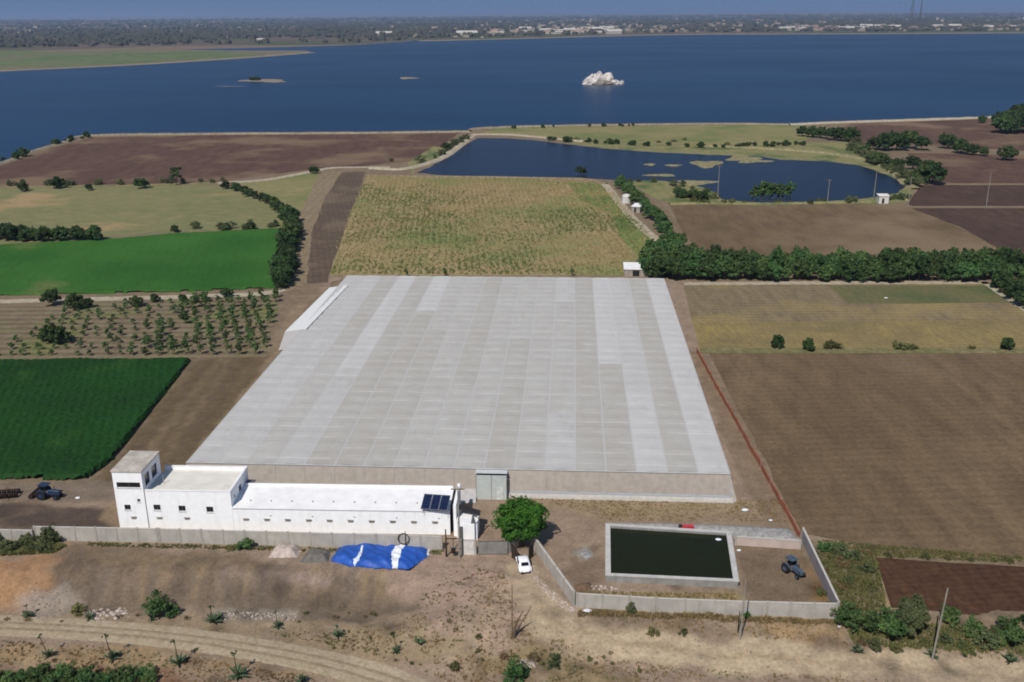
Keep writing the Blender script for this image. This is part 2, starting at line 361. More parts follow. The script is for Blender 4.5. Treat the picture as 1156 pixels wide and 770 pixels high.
M_LAKE = water_mat('lake water', ('0a2a46', '0d3150'), 0.30, 0.02, 0.15, 0.5, (1, 1.6, 1), spec=.27)
M_POND = water_mat('pond water', ('08162a', '0a1b30'), 0.25, 0.15, 0.7, 0.3)
lake = sheet('lake_water', [(-500, 262), (-150, 222), (0, 184), (30, 173), (70, 161), (104, 152.5), (250, 150.5), (400, 149.5), (528, 148), (545, 144.5), (640, 141.5), (800, 139.5), (890, 140.5), (960, 137), (1110, 132), (1156, 129), (1500, 121),
      (2200, 34), (1500, 34), (1156, 37), (800, 38.5), (700, 40), (600, 43), (470, 46), (400, 51), (290, 54), (200, 56), (262, 57), (345, 57.3), (352, 59), (260, 66), (130, 74), (0, 80), (-500, 112)], 0.06, M_LAKE, jit=3.0, step=30)
# far country across the water
M_FARG = field_mat('far meadow', ('5c7044', '74784f', '505f3e'), .004, .3, 30, .1, '7a6a58', .003, (1, 3, 1), fine=.05)
M_FARB = field_mat('far farmland', ('67564f', '77655b', '5a5048'), .003, .3, 40, .15, '4d5639', .0022, (1, 5, 1), patch_lo=.44, patch_hi=.56, fine=.03)
M_SHORE = field_mat('shore sand', ('8b806c', '9a8d76', '7c705c'), .03, .2, 3, .1)
sheet('far_farmland', [(-900, 118), (-500, 100), (0, 58), (200, 52), (400, 50.6), (470, 45.6), (600, 42.6), (700, 39.6), (800, 38.1), (1156, 36.6), (1500, 33.6), (2100, 33), (2100, 10), (-900, 29)], 0.03, M_FARB, 6, 60)
sheet('far_meadow', [(-500, 108), (0, 78.5), (130, 72.8), (260, 65), (345, 58.8), (262, 58), (150, 56), (0, 57), (-500, 84)], 0.04, M_FARG, 4, 40)
M_FARW = water_mat('far lagoon', ('2a3d5c', '34486a'), .3, .02, .1, .3)
ribbon('far_shore', [(-300, 97), (0, 80.3), (130, 74.3), (260, 66.4), (350, 59.4)], 26, M_SHORE, 0.1, crown=.5, step=30)
ribbon('far_shore', [(470, 46.4), (600, 43.2), (700, 40.4), (800, 38.9), (950, 38.3), (1156, 37.3), (1500, 35)], 60, M_SHORE, 0.1, crown=.8, step=60)
# near shore country
M_PL1 = field_mat('ploughed field red brown', ('5a443a', '654f42', '523e34'), .012, R(80), 2.4, .08, '77634f', .02, (3, 1, 1))
M_PL2 = field_mat('ploughed field brown', ('67563f', '75634b', '5f4f3c'), .012, R(88), 2.2, .07, '7d6b54', .011, (3, 1, 1))
M_PL3 = field_mat('ploughed field dark', ('4c3b32', '57453a', '45362e'), .015, R(85), 2.5, .06, None, .02, (3, 1, 1))
M_PL4 = field_mat('tilled field chocolate', ('4d3728', '583f2e', '432f23'), .05, R(85), 1.1, .1, '7a6049', .08, (3, 1, 1), .58, .7)
M_DKTILL = field_mat('tilled strip dark', ('5a4c41', '51443a', '665849'), .03, R(-12), 1.8, .08, '6d5e4e', .05, (1, 4, 1))
M_PAST = field_mat('dry pasture', ('77764f', '6a6f48', '837c5a'), .02, R(80), 3, .08, '9b8560', .022, (1, 2, 1), .56, .66)
M_YEL = field_mat('straw coloured meadow', ('8f845c', '827b54', '76754f'), .02, R(86), 3, .1, '6a7345', .02, (1, 2, 1))
M_STUB = field_mat('stubble field', ('7b6c55', '85775c', '6f624c'), .02, R(90), 2.3, .12, '918053', .02, (4, 1, 1), .5, .62)
M_STUBY = field_mat('yellow stubble', ('90804f', '857650', '7c6d4c'), .03, R(90), 1.6, .1, '776a4a', .05, (4, 1, 1))
M_STUBG = field_mat('greenish stubble', ('5b5e40', '66633f', '6b6547'), .03, R(90), 2.0, .1, '4f5a38', .04, (4, 1, 1))
M_ORCH = field_mat('orchard soil', ('776954', '6a5d49', '80735c'), .04, R(90), 3.6, .25, '6f6f48', .05)
M_DRYC = field_mat('dry crop ground', ('93805a', '857752', '9a8966'), .02, R(-4), 1.9, .05, '727a4a', .022, (1, 1, 1), .45, .66, fine=.8)
M_GRA = field_mat('bank grass', ('68704a', '7d7a52', '8c8058'), .05, 0, 4, .05, '56633c', .06)
M_PATH = field_mat('pale gravel path', ('a89d88', 'b5aa96', '978b75'), .08, 0, 3, .05)
M_TRK = field_mat('farm track', ('85755f', '91816a', '76674f'), .08, 0, 3, .08)
M_ROAD = field_mat('dirt road', ('a2937b', 'aa9b84', '978870'), .1, 0, 2.4, 0, fine=2.0)
sheet('ploughed_field', [(-40, 196), (0, 186), (40, 172), (104, 155), (250, 152.5), (400, 151.5), (519, 150), (505, 160), (470, 181), (400, 189), (345, 192), (245, 205), (150, 208), (0, 210), (-200, 214)], .02, M_PL1)
sheet('north_meadow', [(540, 151), (560, 145), (640, 143), (800, 141.5), (900, 141), (930, 150), (905, 160), (880, 164), (800, 163), (740, 163), (660, 158), (600, 153)], .02, M_YEL)
sheet('bank_grass', [(600, 154), (660, 159), (760, 164), (905, 161), (960, 160), (1000, 175), (1035, 205), (1028, 226), (1002, 231), (760, 231), (735, 222), (700, 200), (690, 199), (690, 170)], .016, M_GRA)
sheet('marsh_ground', [(466, 199), (470, 186), (505, 176), (512, 170), (490, 165), (460, 184)], .026, M_GRA)
pond = sheet('pond_water', [(470, 195), (488, 187), (506, 177), (520, 167), (538, 156), (570, 156), (600, 158), (640, 163), (690, 168.5), (740, 172), (800, 175), (838, 176), (860, 177), (882, 180.5), (930, 182), (965, 186), (990, 193), (1010, 202), (1022, 210), (1014, 218), (985, 223), (930, 228), (860, 229), (815, 225), (808, 217), (780, 208), (745, 204), (710, 204), (690, 203), (655, 200.5), (560, 199), (500, 198)], .05, M_POND, .8, 5)
M_MUD = field_mat('mud bar', ('8a8060', '9a8f6e', '70704c'), .08, 0, 3, .08)
def islet(name, cx, cy, rx, ry, h=.5, mat=None, kind='structure', n=20):
    c = G(cx, cy, 0); ex = G(cx + rx, cy, 0) - c; ey = G(cx, cy - ry, 0) - c; v_ = [(c.x, c.y, .05 + h)]; f_ = []
    for rr in (.5, 1.0):
        for k in range(n):
            a = 2 * math.pi * k / n; j = (1 + .3 * math.sin(3 * a + cx) + random.uniform(-.12, .12)) * rr
            p = c + ex * (math.cos(a) * j) + ey * (math.sin(a) * j); v_.append((p.x, p.y, .05 + h * .7 if rr < 1 else -.05))
    for k in range(n):
        f_.append((0, 1 + k, 1 + (k + 1) % n)); f_.append((1 + k, 1 + n + k, 1 + n + (k + 1) % n, 1 + (k + 1) % n))
    return tag(mesh_obj(name, v_, f_, mat or M_MUD, smooth=True), kind=kind)
for q in ((798, 185, 19, 4), (838, 178.5, 20, 3.4), (786, 206, 24, 3), (734, 186, 7, 1.2), (760, 187, 10, 1), (746, 198, 20, 1.2), (850, 182, 22, 2)): islet('mud_bar', *q)
sheet('brown_field', [(756, 231), (860, 230), (1000, 230), (1028, 234), (1090, 260), (1140, 289), (1150, 296), (800, 296), (770, 262)], .02, M_PL2)
sheet('dark_field', [(1029, 235), (1300, 235), (1300, 296), (1148, 294), (1090, 259)], .024, M_PL3)
sheet('dark_field', [(1040, 209), (1300, 209), (1300, 232.5), (1030, 232.5), (1024, 230)], .024, M_PL3)
sheet('brown_field', [(1024, 173), (1100, 174), (1300, 178), (1300, 207), (1048, 207), (1030, 190)], .02, M_PL1)
sheet('brown_field', [(940, 152), (960, 140), (1110, 134.5), (1300, 128), (1300, 174), (1156, 170), (1060, 165), (960, 160)], .018, M_PL1)
sheet('pasture', [(-200, 217), (0, 213), (240, 209), (262, 213), (300, 228), (327, 248), (322, 256.5), (200, 261.5), (115, 268), (0, 276), (-200, 288)], .02, M_PAST)
sheet('corner_meadow', [(262, 207), (345, 195), (362, 194), (358, 208), (338, 240), (300, 222)], .02, M_YEL)
sheet('orchard_ground', [(-200, 347), (0, 346), (318, 333), (300, 403), (215, 405.5), (0, 408), (-200, 411)], .02, M_ORCH)
sheet('dark_strip', [(386, 194), (413, 194), (396, 240), (371, 312), (370, 319), (346, 320), (352, 262), (366, 225)], .03, M_DKTILL)
sheet('light_strip', [(362, 194), (387, 194), (367, 225), (353, 262), (346, 321), (322, 330), (324, 325), (334, 262), (336, 245)], .026, M_TRK)
sheet('dry_crop_field', [(414, 199), (560, 201), (660, 204), (692, 216), (742, 276), (722, 298), (706, 311), (371, 311), (396, 240)], .02, M_DRYC)
sheet('crop_green_edge', [(640, 206), (672, 206), (692, 217), (741, 277), (722, 290), (700, 268), (690, 240), (655, 226)], .028, field_mat('weedy green edge', ('61753a', '708046', '56693a'), .04, 0, 3, .1, '85804f', .05))
sheet('stubble_field', [(772, 322), (940, 321), (1118, 320), (1156, 340), (1300, 410), (1300, 367), (1156, 366), (782, 367)], .02, M_STUB)
sheet('yellow_stubble_field', [(783, 364), (1156, 361), (1400, 361), (1400, 394), (1156, 393), (790, 393)], .024, M_STUBY)
sheet('green_stubble_strip', [(938, 323), (1116, 322), (1134, 334), (1150, 342), (958, 343)], .028, M_STUBG)
sheet('large_brown_field', [(800, 398), (1156, 397), (1400, 397), (1400, 664), (1156, 632), (1000, 622), (925, 606), (905, 602)], .02, M_PL2)
sheet('red_tilled_field', [(988, 629), (1156, 640), (1500, 670), (1500, 760), (1156, 700), (1006, 686)], .02, M_PL4)
ribbon('gravel_path', [(-60, 343), (0, 340.5), (100, 338), (200, 335.5), (290, 332), (322, 327)], 3.6, M_PATH, .05)
ribbon('dirt_path', [(245, 207), (300, 203), (345, 195), (372, 190), (400, 189), (440, 189)], 5, M_PATH, .05)
ribbon('dirt_path', [(262, 206), (290, 218), (318, 235), (336, 256), (338, 290), (326, 325)], 3.2, M_TRK, .05)
ribbon('dirt_path', [(418, 190), (455, 191), (490, 182), (508, 173), (533, 153)], 5, M_PATH, .05, crown=.6)
ribbon('dirt_path', [(534, 152), (570, 152), (610, 155), (660, 160)], 6, M_PATH, .06, crown=.5)
ribbon('dirt_path', [(414, 198.6), (560, 200.3), (660, 203), (684, 208)], 2.4, M_TRK, .07, crown=.4)
ribbon('dirt_path', [(683, 208), (702, 232), (724, 256), (748, 276)], 3.4, M_PATH, .06)
ribbon('pond_bank', [(800, 165), (860, 168), (920, 172), (975, 180), (1005, 192), (1022, 206), (1034, 214)], 5, M_MUD, .05, crown=.8)
ribbon('pond_bank', [(1024, 226), (985, 227.5), (930, 229), (860, 230.4), (800, 229.5), (756, 230.5)], 4, M_GRA, .05, crown=.5)
ribbon('shore_bank', [(-100, 212), (0, 185.5), (30, 174), (70, 162), (104, 153.6), (250, 151.5), (400, 150.6), (530, 149)], 5, M_SHORE, .05, crown=.9, step=4)
ribbon('shore_bank', [(530, 148), (545, 145), (640, 142.2), (800, 140.2), (890, 141)], 5, M_SHORE, .05, crown=.8, step=4)
ribbon('shore_bank', [(890, 141), (960, 138), (1110, 133), (1156, 130), (1400, 124)], 8, M_PATH, .05, crown=.8, step=4)
ribbon('field_verge', [(772, 320.5), (940, 319.5), (1118, 319)], 3.0, M_PATH, .05)
ribbon('field_verge', [(1110, 318), (1156, 349), (1220, 390)], 2.0, M_PATH, .05)
ribbon('field_verge', [(790, 396), (1000, 396), (1400, 396)], 3.4, field_mat('verge weeds', ('75704c', '8a7c5c', '64643f'), .1, 0, 3, .1), .06)
ribbon('dirt_path', [(0, 211.5), (150, 209.5), (245, 207)], 4, M_GRA, .05)
ribbon('dirt_road', [(-90, 703), (0, 706), (100, 711), (200, 720), (290, 733), (370, 749), (430, 766), (500, 795)], 5.0, M_ROAD, .06, conform=True, step=.5, jit=.05)
ribbon('wheel_rut', [(-90, 700.5), (0, 703.5), (100, 708.5), (200, 717), (290, 729.5), (370, 745), (430, 761), (500, 789)], .7, field_mat('rut', ('8f806a', '978872', '85775f'), .1, 0, 2, 0), .09, conform=True, step=.5, jit=.06)
ribbon('wheel_rut', [(-90, 707), (0, 710), (100, 715), (200, 724), (290, 737.5), (370, 754), (430, 771), (500, 800)], .7, bpy.data.materials['rut'], .09, conform=True, step=.5, jit=.06)

# ------------------------------------------------------------ standing crops (displaced canopies)
def canopy(name, px, step, h, mat, label, rowdir=0.0, row=1.5):
    w_ = GP(px); xs = [p.x for p in w_]; ys = [p.y for p in w_]
    x = np.arange(min(xs), max(xs), step); y = np.arange(min(ys), max(ys), step); X, Y = np.meshgrid(x, y)
    X = X + RNG.uniform(-.25, .25, X.shape) * step; Y = Y + RNG.uniform(-.25, .25, X.shape) * step
    ins = inside(w_, X, Y); d = pdist(w_, X, Y)
    rw = np.sin((X * math.cos(rowdir) + Y * math.sin(rowdir)) * 2 * math.pi / row)
    Z = .03 + h * ss(d / (step * 1.3)) * (.72 + .28 * fbm(X, Y, .15, 3) * 1.6 + .05 * rw) + RNG.uniform(-.5, .5, X.shape) * h * .22 * (d > step)
    id_ = -np.ones(X.shape, int); id_[ins] = np.arange(ins.sum())
    q = np.stack([id_[:-1, :-1], id_[:-1, 1:], id_[1:, 1:], id_[1:, :-1]], -1).reshape(-1, 4); q = q[(q >= 0).all(1)]
    o = mesh_obj(name, np.stack([X[ins], Y[ins], Z[ins]], -1), q, mat); return tag(o, label, 'crop', kind='stuff')
def crop_mat(name, a, b, c, s=.04):
    mt, t, bs, N, L = new_mat(name); v = coords(t); k = mix(t, ramp(t, noise(t, s, 4, v), .4, .62), rgba(a), rgba(b))
    k = mix(t, ramp(t, noise(t, s * 1.7, 4, v), .6, .75), k, rgba(c))
    mr = N('ShaderNodeMapRange'); L(noise(t, 1.8, 4, v, .7), mr.inputs[0]); mr.inputs[1].default_value = .3; mr.inputs[2].default_value = .7; mr.inputs[3].default_value = .6; mr.inputs[4].default_value = 1.35
    vm = N('ShaderNodeVectorMath'); vm.operation = 'SCALE'; L(k, vm.inputs[0]); L(mr.outputs[0], vm.inputs['Scale']); L(vm.outputs[0], bs.inputs['Base Color'])
    bs.inputs['Roughness'].default_value = .75; bs.inputs['Specular IOR Level'].default_value = .15; return mt
canopy('green_crop', [(-60, 409.5), (0, 409), (217, 407), (130, 519), (97, 544), (0, 542), (-60, 542)], .45, 1.0, crop_mat('dark leafy crop', '163610', '1a3f13', '294917'), 'dark green dense crop filling the field left of the brown strip', .3, 1.5)
canopy('green_crop', [(-120, 283), (0, 276.5), (115, 270.5), (200, 263.5), (322, 257.5), (316, 326), (200, 330.5), (0, 334.5), (-120, 337)], 1.0, .45, crop_mat('bright leafy crop', '2c561c', '3a6424', '5c6838', .02), 'bright green low crop between pasture and pale gravel path', .2, 3)

def tufts(name, xs, ys, zs, hgt, wid, nb, mat, label, cat='grass', spread=.5):
    n = len(xs); tot = n * nb
    X = np.repeat(xs, nb) + RNG.normal(0, 1, tot) * wid * spread; Y = np.repeat(ys, nb) + RNG.normal(0, 1, tot) * wid * spread; Z = np.repeat(zs, nb)
    hh = np.repeat(hgt, nb) * RNG.uniform(.5, 1.1, tot); a = RNG.uniform(0, 2 * np.pi, tot); b = RNG.uniform(0, 2 * np.pi, tot); ww = wid * RNG.uniform(.3, .6, tot)
    lx = np.cos(b) * hh * .5; ly = np.sin(b) * hh * .5
    p0 = np.stack([X - np.cos(a) * ww, Y - np.sin(a) * ww, Z - .05], -1); p1 = np.stack([X + np.cos(a) * ww, Y + np.sin(a) * ww, Z - .05], -1)
    p2 = np.stack([X + lx + np.cos(a) * ww * .4, Y + ly + np.sin(a) * ww * .4, Z + hh], -1); p3 = np.stack([X + lx - np.cos(a) * ww * .4, Y + ly - np.sin(a) * ww * .4, Z + hh], -1)
    V = np.stack([p0, p1, p2, p3], 1).reshape(-1, 3); F_ = np.arange(tot * 4).reshape(-1, 4)
    return tag(mesh_obj(name, V, F_, mat), label, cat, kind='stuff')
# maize left standing in rows in the dry crop field
M_T1 = leaf_mat('maize green', '707d46', '858a55'); M_T2 = leaf_mat('maize dry', '9b8b5e', 'a8986c')
fw = GP([(414, 199), (560, 201), (660, 204), (692, 216), (742, 276), (722, 298), (706, 310), (372, 310), (396, 240)])
rx, ry = sample_poly(fw, 42000); ang = R(-4); u_ = rx * math.cos(ang) - ry * math.sin(ang); v_ = rx * math.sin(ang) + ry * math.cos(ang)
u_ = np.round(u_ / 1.9) * 1.9 + RNG.normal(0, .5, len(u_)); rx = u_ * math.cos(ang) + v_ * math.sin(ang); ry = -u_ * math.sin(ang) + v_ * math.cos(ang)
gr = fbm(rx, ry, .03, 5) + RNG.normal(0, .07, len(rx)) + .04 * (ry < 330) + .12 * (rx - .08 * ry > 30) - .12 * (ry > 385)
k1 = (gr > .54) & (RNG.random(len(rx)) < .45); k2 = (gr <= .54) & (RNG.random(len(rx)) < .5)
tufts('maize_plants', rx[k1], ry[k1], rx[k1] * 0, rx[k1] * 0 + .6, .3, 3, M_T1, 'green maize plants standing in rows in the dry field behind the greenhouse', 'crop')
tufts('maize_stubble', rx[k2], ry[k2], rx[k2] * 0, rx[k2] * 0 + .5, .3, 2, M_T2, 'dry maize stubble in rows in the field behind the greenhouse', 'crop')

# ------------------------------------------------------------ greenhouse
net = lambda n, c: plain(n, c, .9, 0, .04, 6, .1)
def roof_mat(name, c1, c2, seam):
    mt, t, bs, N, L = new_mat(name); v = coords(t)
    a = mix(t, ramp(t, noise(t, .12, 4, coords(t, 0, (2.5, 1, 1))), .35, .65), rgba(c1), rgba(c2))
    sx = N('ShaderNodeSeparateXYZ'); L(v, sx.inputs[0])
    def stripe(period, width, off=0.0):
        p = N('ShaderNodeMath'); p.operation = 'MULTIPLY_ADD'; p.inputs[1].default_value = 1 / period; p.inputs[2].default_value = off + 50; L(sx.outputs[1], p.inputs[0])
        q = N('ShaderNodeMath'); q.operation = 'FRACT'; L(p.outputs[0], q.inputs[0]); r_ = N('ShaderNodeMath'); r_.operation = 'LESS_THAN'; L(q.outputs[0], r_.inputs[0]); r_.inputs[1].default_value = width / period
        return r_.outputs[0]
    a = mix(t, mulf(t, stripe(4.0, .45), ramp(t, noise(t, .35, 3, v), .35, .6), .45), a, rgba(seam))      # beams under the net
    a = mix(t, mulf(t, stripe(4.0, .3, .45), ramp(t, noise(t, .25, 3, v), .45, .6), .5), a, rgba('cfcdca'))  # lighter wires
    a = mix(t, mulf(t, ramp(t, noise(t, 1.2, 5, coords(t, 0, (1, .3, 1))), .55, .75), ramp(t, noise(t, .1, 2, v), .4, .7), .4), a, rgba('8d877d'))  # dust
    L(a, bs.inputs['Base Color']); bs.inputs['Roughness'].default_value = .85; bs.inputs['Specular IOR Level'].default_value = .15
    bump(t, bs, noise(t, .8, 3, v), .35, .15); return mt
def mulf(t, a, b, k):
    m1 = t.nodes.new('ShaderNodeMath'); m1.operation = 'MULTIPLY'; t.links.new(a, m1.inputs[0]); t.links.new(b, m1.inputs[1])
    m2 = t.nodes.new('ShaderNodeMath'); m2.operation = 'MULTIPLY'; t.links.new(m1.outputs[0], m2.inputs[0]); m2.inputs[1].default_value = k; return m2.outputs[0]
RM = [roof_mat('roof net grey', 'aba8a3', 'b0aea9', '9a958e'), roof_mat('roof net warm grey', 'a7a39c', 'aca9a3', '97918a'),
      roof_mat('roof net pale', 'b0aeab', 'b5b3b0', 'a29e98'), roof_mat('roof net white', 'b5b3b1', 'bab9b7', 'a7a39e')]
M_NETF = plain('insect net front', 'a69d93', .9, 0, .07, 1.2, .1, streak='b0a99f'); M_NETL = plain('ground skirt film', 'b5b0a8', .7, 0, .08, 1.5, .25)
M_NETS = plain('side net', 'a9a8a7', .9, 0, .06, 1.0, .1, streak='97928b'); M_GALV = plain('galvanised steel', 'a8abad', .45, .6, .06, 3, .4)
gp = G(211, 522, 4.5); GA = R(-3.6); GW, GD, GH = 83.0, 111.5, 4.5
gh = thing('greenhouse', 'huge flat roofed greenhouse covered in pale grey net, behind the white building', 'greenhouse', (gp.x, gp.y, 0), GA)
NB = 18; bw = GW / NB
tone = {0: 2, 1: 2, 2: 0, 3: 2, 4: 1, 5: 0, 6: 1, 7: 0, 8: 1, 9: 0, 10: 1, 11: 0, 12: 0, 13: 1, 14: 3, 15: 2, 16: 1, 17: 3}
split = {5: [(0, .72, 1), (.72, 1, 3)], 4: [(0, 1, 1)], 3: [(0, .38, 2), (.38, 1, 3)], 2: [(0, .5, 0), (.5, 1, 1)], 14: [(0, .42, 1), (.42, 1, 3)], 15: [(0, .3, 3), (.3, 1, 2)],
         8: [(0, .3, 0), (.3, 1, 1)], 10: [(0, .55, 1), (.55, 1, 0)], 12: [(0, .2, 2), (.2, .8, 0), (.8, 1, 2)], 6: [(0, .6, 1), (.6, 1, 0)], 16: [(0, 1, 1)]}
for b in range(NB):
    for (s0, s1, mi) in split.get(b, [(0, 1, tone[b])]):
        y0, y1 = s0 * GD, s1 * GD; ny_ = int((y1 - y0) / 1.0); vs = []; fs = []; K = 8
        for j in range(ny_ + 1):
            yy = y0 + (y1 - y0) * j / ny_
            for k in range(K + 1):
                u_ = k / K; xx = b * bw + u_ * bw
                zz = GH + .14 * (1 - (2 * u_ - 1) ** 2) - .10 * math.sin(math.pi * ((yy / 4.0) % 1)) * (.4 + 1.2 * _T[b * 7 % 256, int(yy / 4) % 256]) * (1 - (2 * u_ - 1) ** 2) + random.uniform(-.008, .008)
                vs.append((xx, yy, zz))
        for j in range(ny_):
            for k in range(K): a = j * (K + 1) + k; fs.append((a, a + 1, a + K + 2, a + K + 1))
        mesh_obj('roof_net', vs, fs, RM[mi], gh, True)
for b in range(NB + 1):       # gutters / valley wires
    MB().box(b * bw - .11, b * bw + .11, .02, GD, GH - .02, GH + .022).build('roof_seam', net('cable white', 'b4b3b1') if b == 0 else bpy.data.materials['cable white'], gh)
mb = MB(); n_ = 90       # front wall: vertical net, bellied between the posts
vx0, vx1 = 45.0, 49.6
def wall_net(x0, x1, zlo, zhi, yb, yt, mat, name, yfun=None):
    vs = []; fs = []; n = max(2, int((x1 - x0) / .6)); K = 5
    for i in range(n + 1):
        x = x0 + (x1 - x0) * i / n; bl = .04 * abs(math.sin(math.pi * x / bw)) + random.uniform(-.02, .02)
        for k in range(K + 1):
            q = k / K; vs.append((x, yb + (yt - yb) * q - bl * math.sin(math.pi * q), zlo + (zhi - zlo) * q))
    for i in range(n):
        for k in range(K): a = i * (K + 1) + k; fs.append((a, a + 1, a + K + 2, a + K + 1)[::-1])
    return mesh_obj(name, vs, fs, mat, gh, True)
wall_net(-.1, vx0, 1.3, GH, -.45, -.05, M_NETF, 'front_net'); wall_net(vx1, 55.5, 1.1, GH, -.4, -.05, plain('insect net newer', 'aca399', .9, 0, .06, 1.2, .1), 'front_net')
wall_net(55.5, GW, 1.1, GH, -.4, -.05, M_NETF, 'front_net')
wall_net(-.5, vx0, .02, 1.3, -2.6, -.45, M_NETS, 'front_skirt'); wall_net(vx1, GW + .6, .02, .75, -.75, -.5, M_NETL, 'front_skirt')
wall_net(vx1, GW + .2, 0.75, 1.1, -.5, -.4, net('skirt band', '9aa0a6'), 'front_skirt')
for sx, nm in ((-1, 'side_net'), (1, 'side_net')):
    vs = []; fs = []; X0 = 0 if sx < 0 else GW; n = 110; K = 4
    for i in range(n + 1):
        y = -.1 + (GD + .1) * i / n; bl = .10 * abs(math.sin(math.pi * y / 4))
        for k in range(K + 1):
            q = k / K; vs.append((X0 + sx * ((1 - q) * (2.0 if sx < 0 else 1.3) - bl * math.sin(math.pi * q)), y, .02 + (GH - .02) * q))
    for i in range(n):
        for k in range(K): a = i * (K + 1) + k; fs.append((a, a + 1, a + K + 2, a + K + 1))
    mesh_obj(nm, vs, fs, M_NETS, gh, True)
mesh_obj('back_net', [(-1, GD + 1, 0), (GW + 1, GD + 1, 0), (GW, GD, GH), (0, GD, GH)], [(0, 1, 2, 3)], M_NETS, gh)
mesh_obj('corner_net', [(-2.0, -.1, .02), (-.5, -2.6, .03), (-.1, -.45, 1.3), (0, -.06, GH)], [(0, 1, 2), (0, 2, 3)], M_NETS, gh)
mesh_obj('corner_net', [(GW + 1.3, -.1, .02), (GW + .6, -.75, .03), (GW, -.4, 1.1), (GW, -.06, GH)], [(0, 2, 1), (0, 3, 2)], M_NETL, gh)
for b in range(NB + 1):
    x = b * bw
    if vx0 - .3 < x < vx1 + .3: continue
    MB().tube([(x, -.56 if x < vx0 else -.47, 1.0), (x, -.08, GH + .1)], .03, 6).build('post', bpy.data.materials['cable white'], gh)
MB().tube([(-.1, -.1, GH + .06), (GW, -.1, GH + .06)], .09, 6).build('eave_rail', bpy.data.materials['cable white'], gh)
MB().tube([(GW + .02, 0, GH + .06), (GW + .02, GD, GH + .06)], .09, 6).build('eave_rail', bpy.data.materials['cable white'], gh)
# side bay on the left, further back
def prism_x(mb, x0, x1, prof):       # profile in (y,z) swept along x
    return mb.loft([[(x, a, b) for a, b in prof] for x in (x0, x1)])
sb = MB(); ya, yb = GD * .59, GD * .91
MB().loft([[(-3.6, ya, 4.0), (1.3, ya, 4.78), (1.3, ya, 4.68), (-3.6, ya, 3.88)], [(-2.4, yb, 4.0), (2.6, yb, 4.78), (2.6, yb, 4.68), (-2.4, yb, 3.88)]]).build('side_bay_roof', net('side bay film', 'd2d2d1'), gh)
mesh_obj('side_bay_front', [(-5.0, ya - 1.4, .02), (-.6, ya - 1.0, 1.0), (1.3, ya - .02, 4.7), (-3.6, ya - .02, 3.95)], [(0, 1, 2, 3)], net('side bay net', 'a9a7a6'), gh)
mesh_obj('side_bay_side', [(-5.0, ya - 1.4, .02), (-3.62, ya, 3.95), (-2.42, yb, 3.95), (-3.6, yb, .02)], [(0, 1, 2, 3)], M_NETL, gh)
# entrance lobby
lb = [(vx0, -2.4), (vx1, -2.4), (vx1, 0.4), (vx0, 0.4)]
MB().box(vx0 - .1, vx1 + .1, -1.55, -.06, 4.30, 4.38, Matrix.Rotation(R(-3), 4, 'X')).build('lobby_roof', plain('lobby roof film', 'c6c9c9', .5, 0, .04), gh)
MB().box(vx0, vx1, -1.4, -1.34, .02, 4.1).build('lobby_front', plain('lobby front net', 'b3b9b6', .8, 0, .05), gh)
MB().box(vx0, vx0 + .06, -1.33, -.5, .02, 4.1).build('lobby_side', M_NETS, gh); MB().box(vx1 - .06, vx1, -1.33, -.5, .02, 4.1).build('lobby_side', M_NETS, gh)
dr = MB().box(vx1 - 1.5, vx1 - .5, -1.46, -1.41, .05, 2.1).build('door', plain('lobby door', 'c6cac9', .6), gh)
MB().box(vx1 - .7, vx1 - .6, -1.52, -1.47, 1.0, 1.15).build('handle', M_GALV, dr)
for x in (vx0, (vx0 + vx1) / 2, vx1): MB().tube([(x, -1.43, 0), (x, -1.43, 4.2)], .04, 6).build('lobby_post', M_GALV, gh)

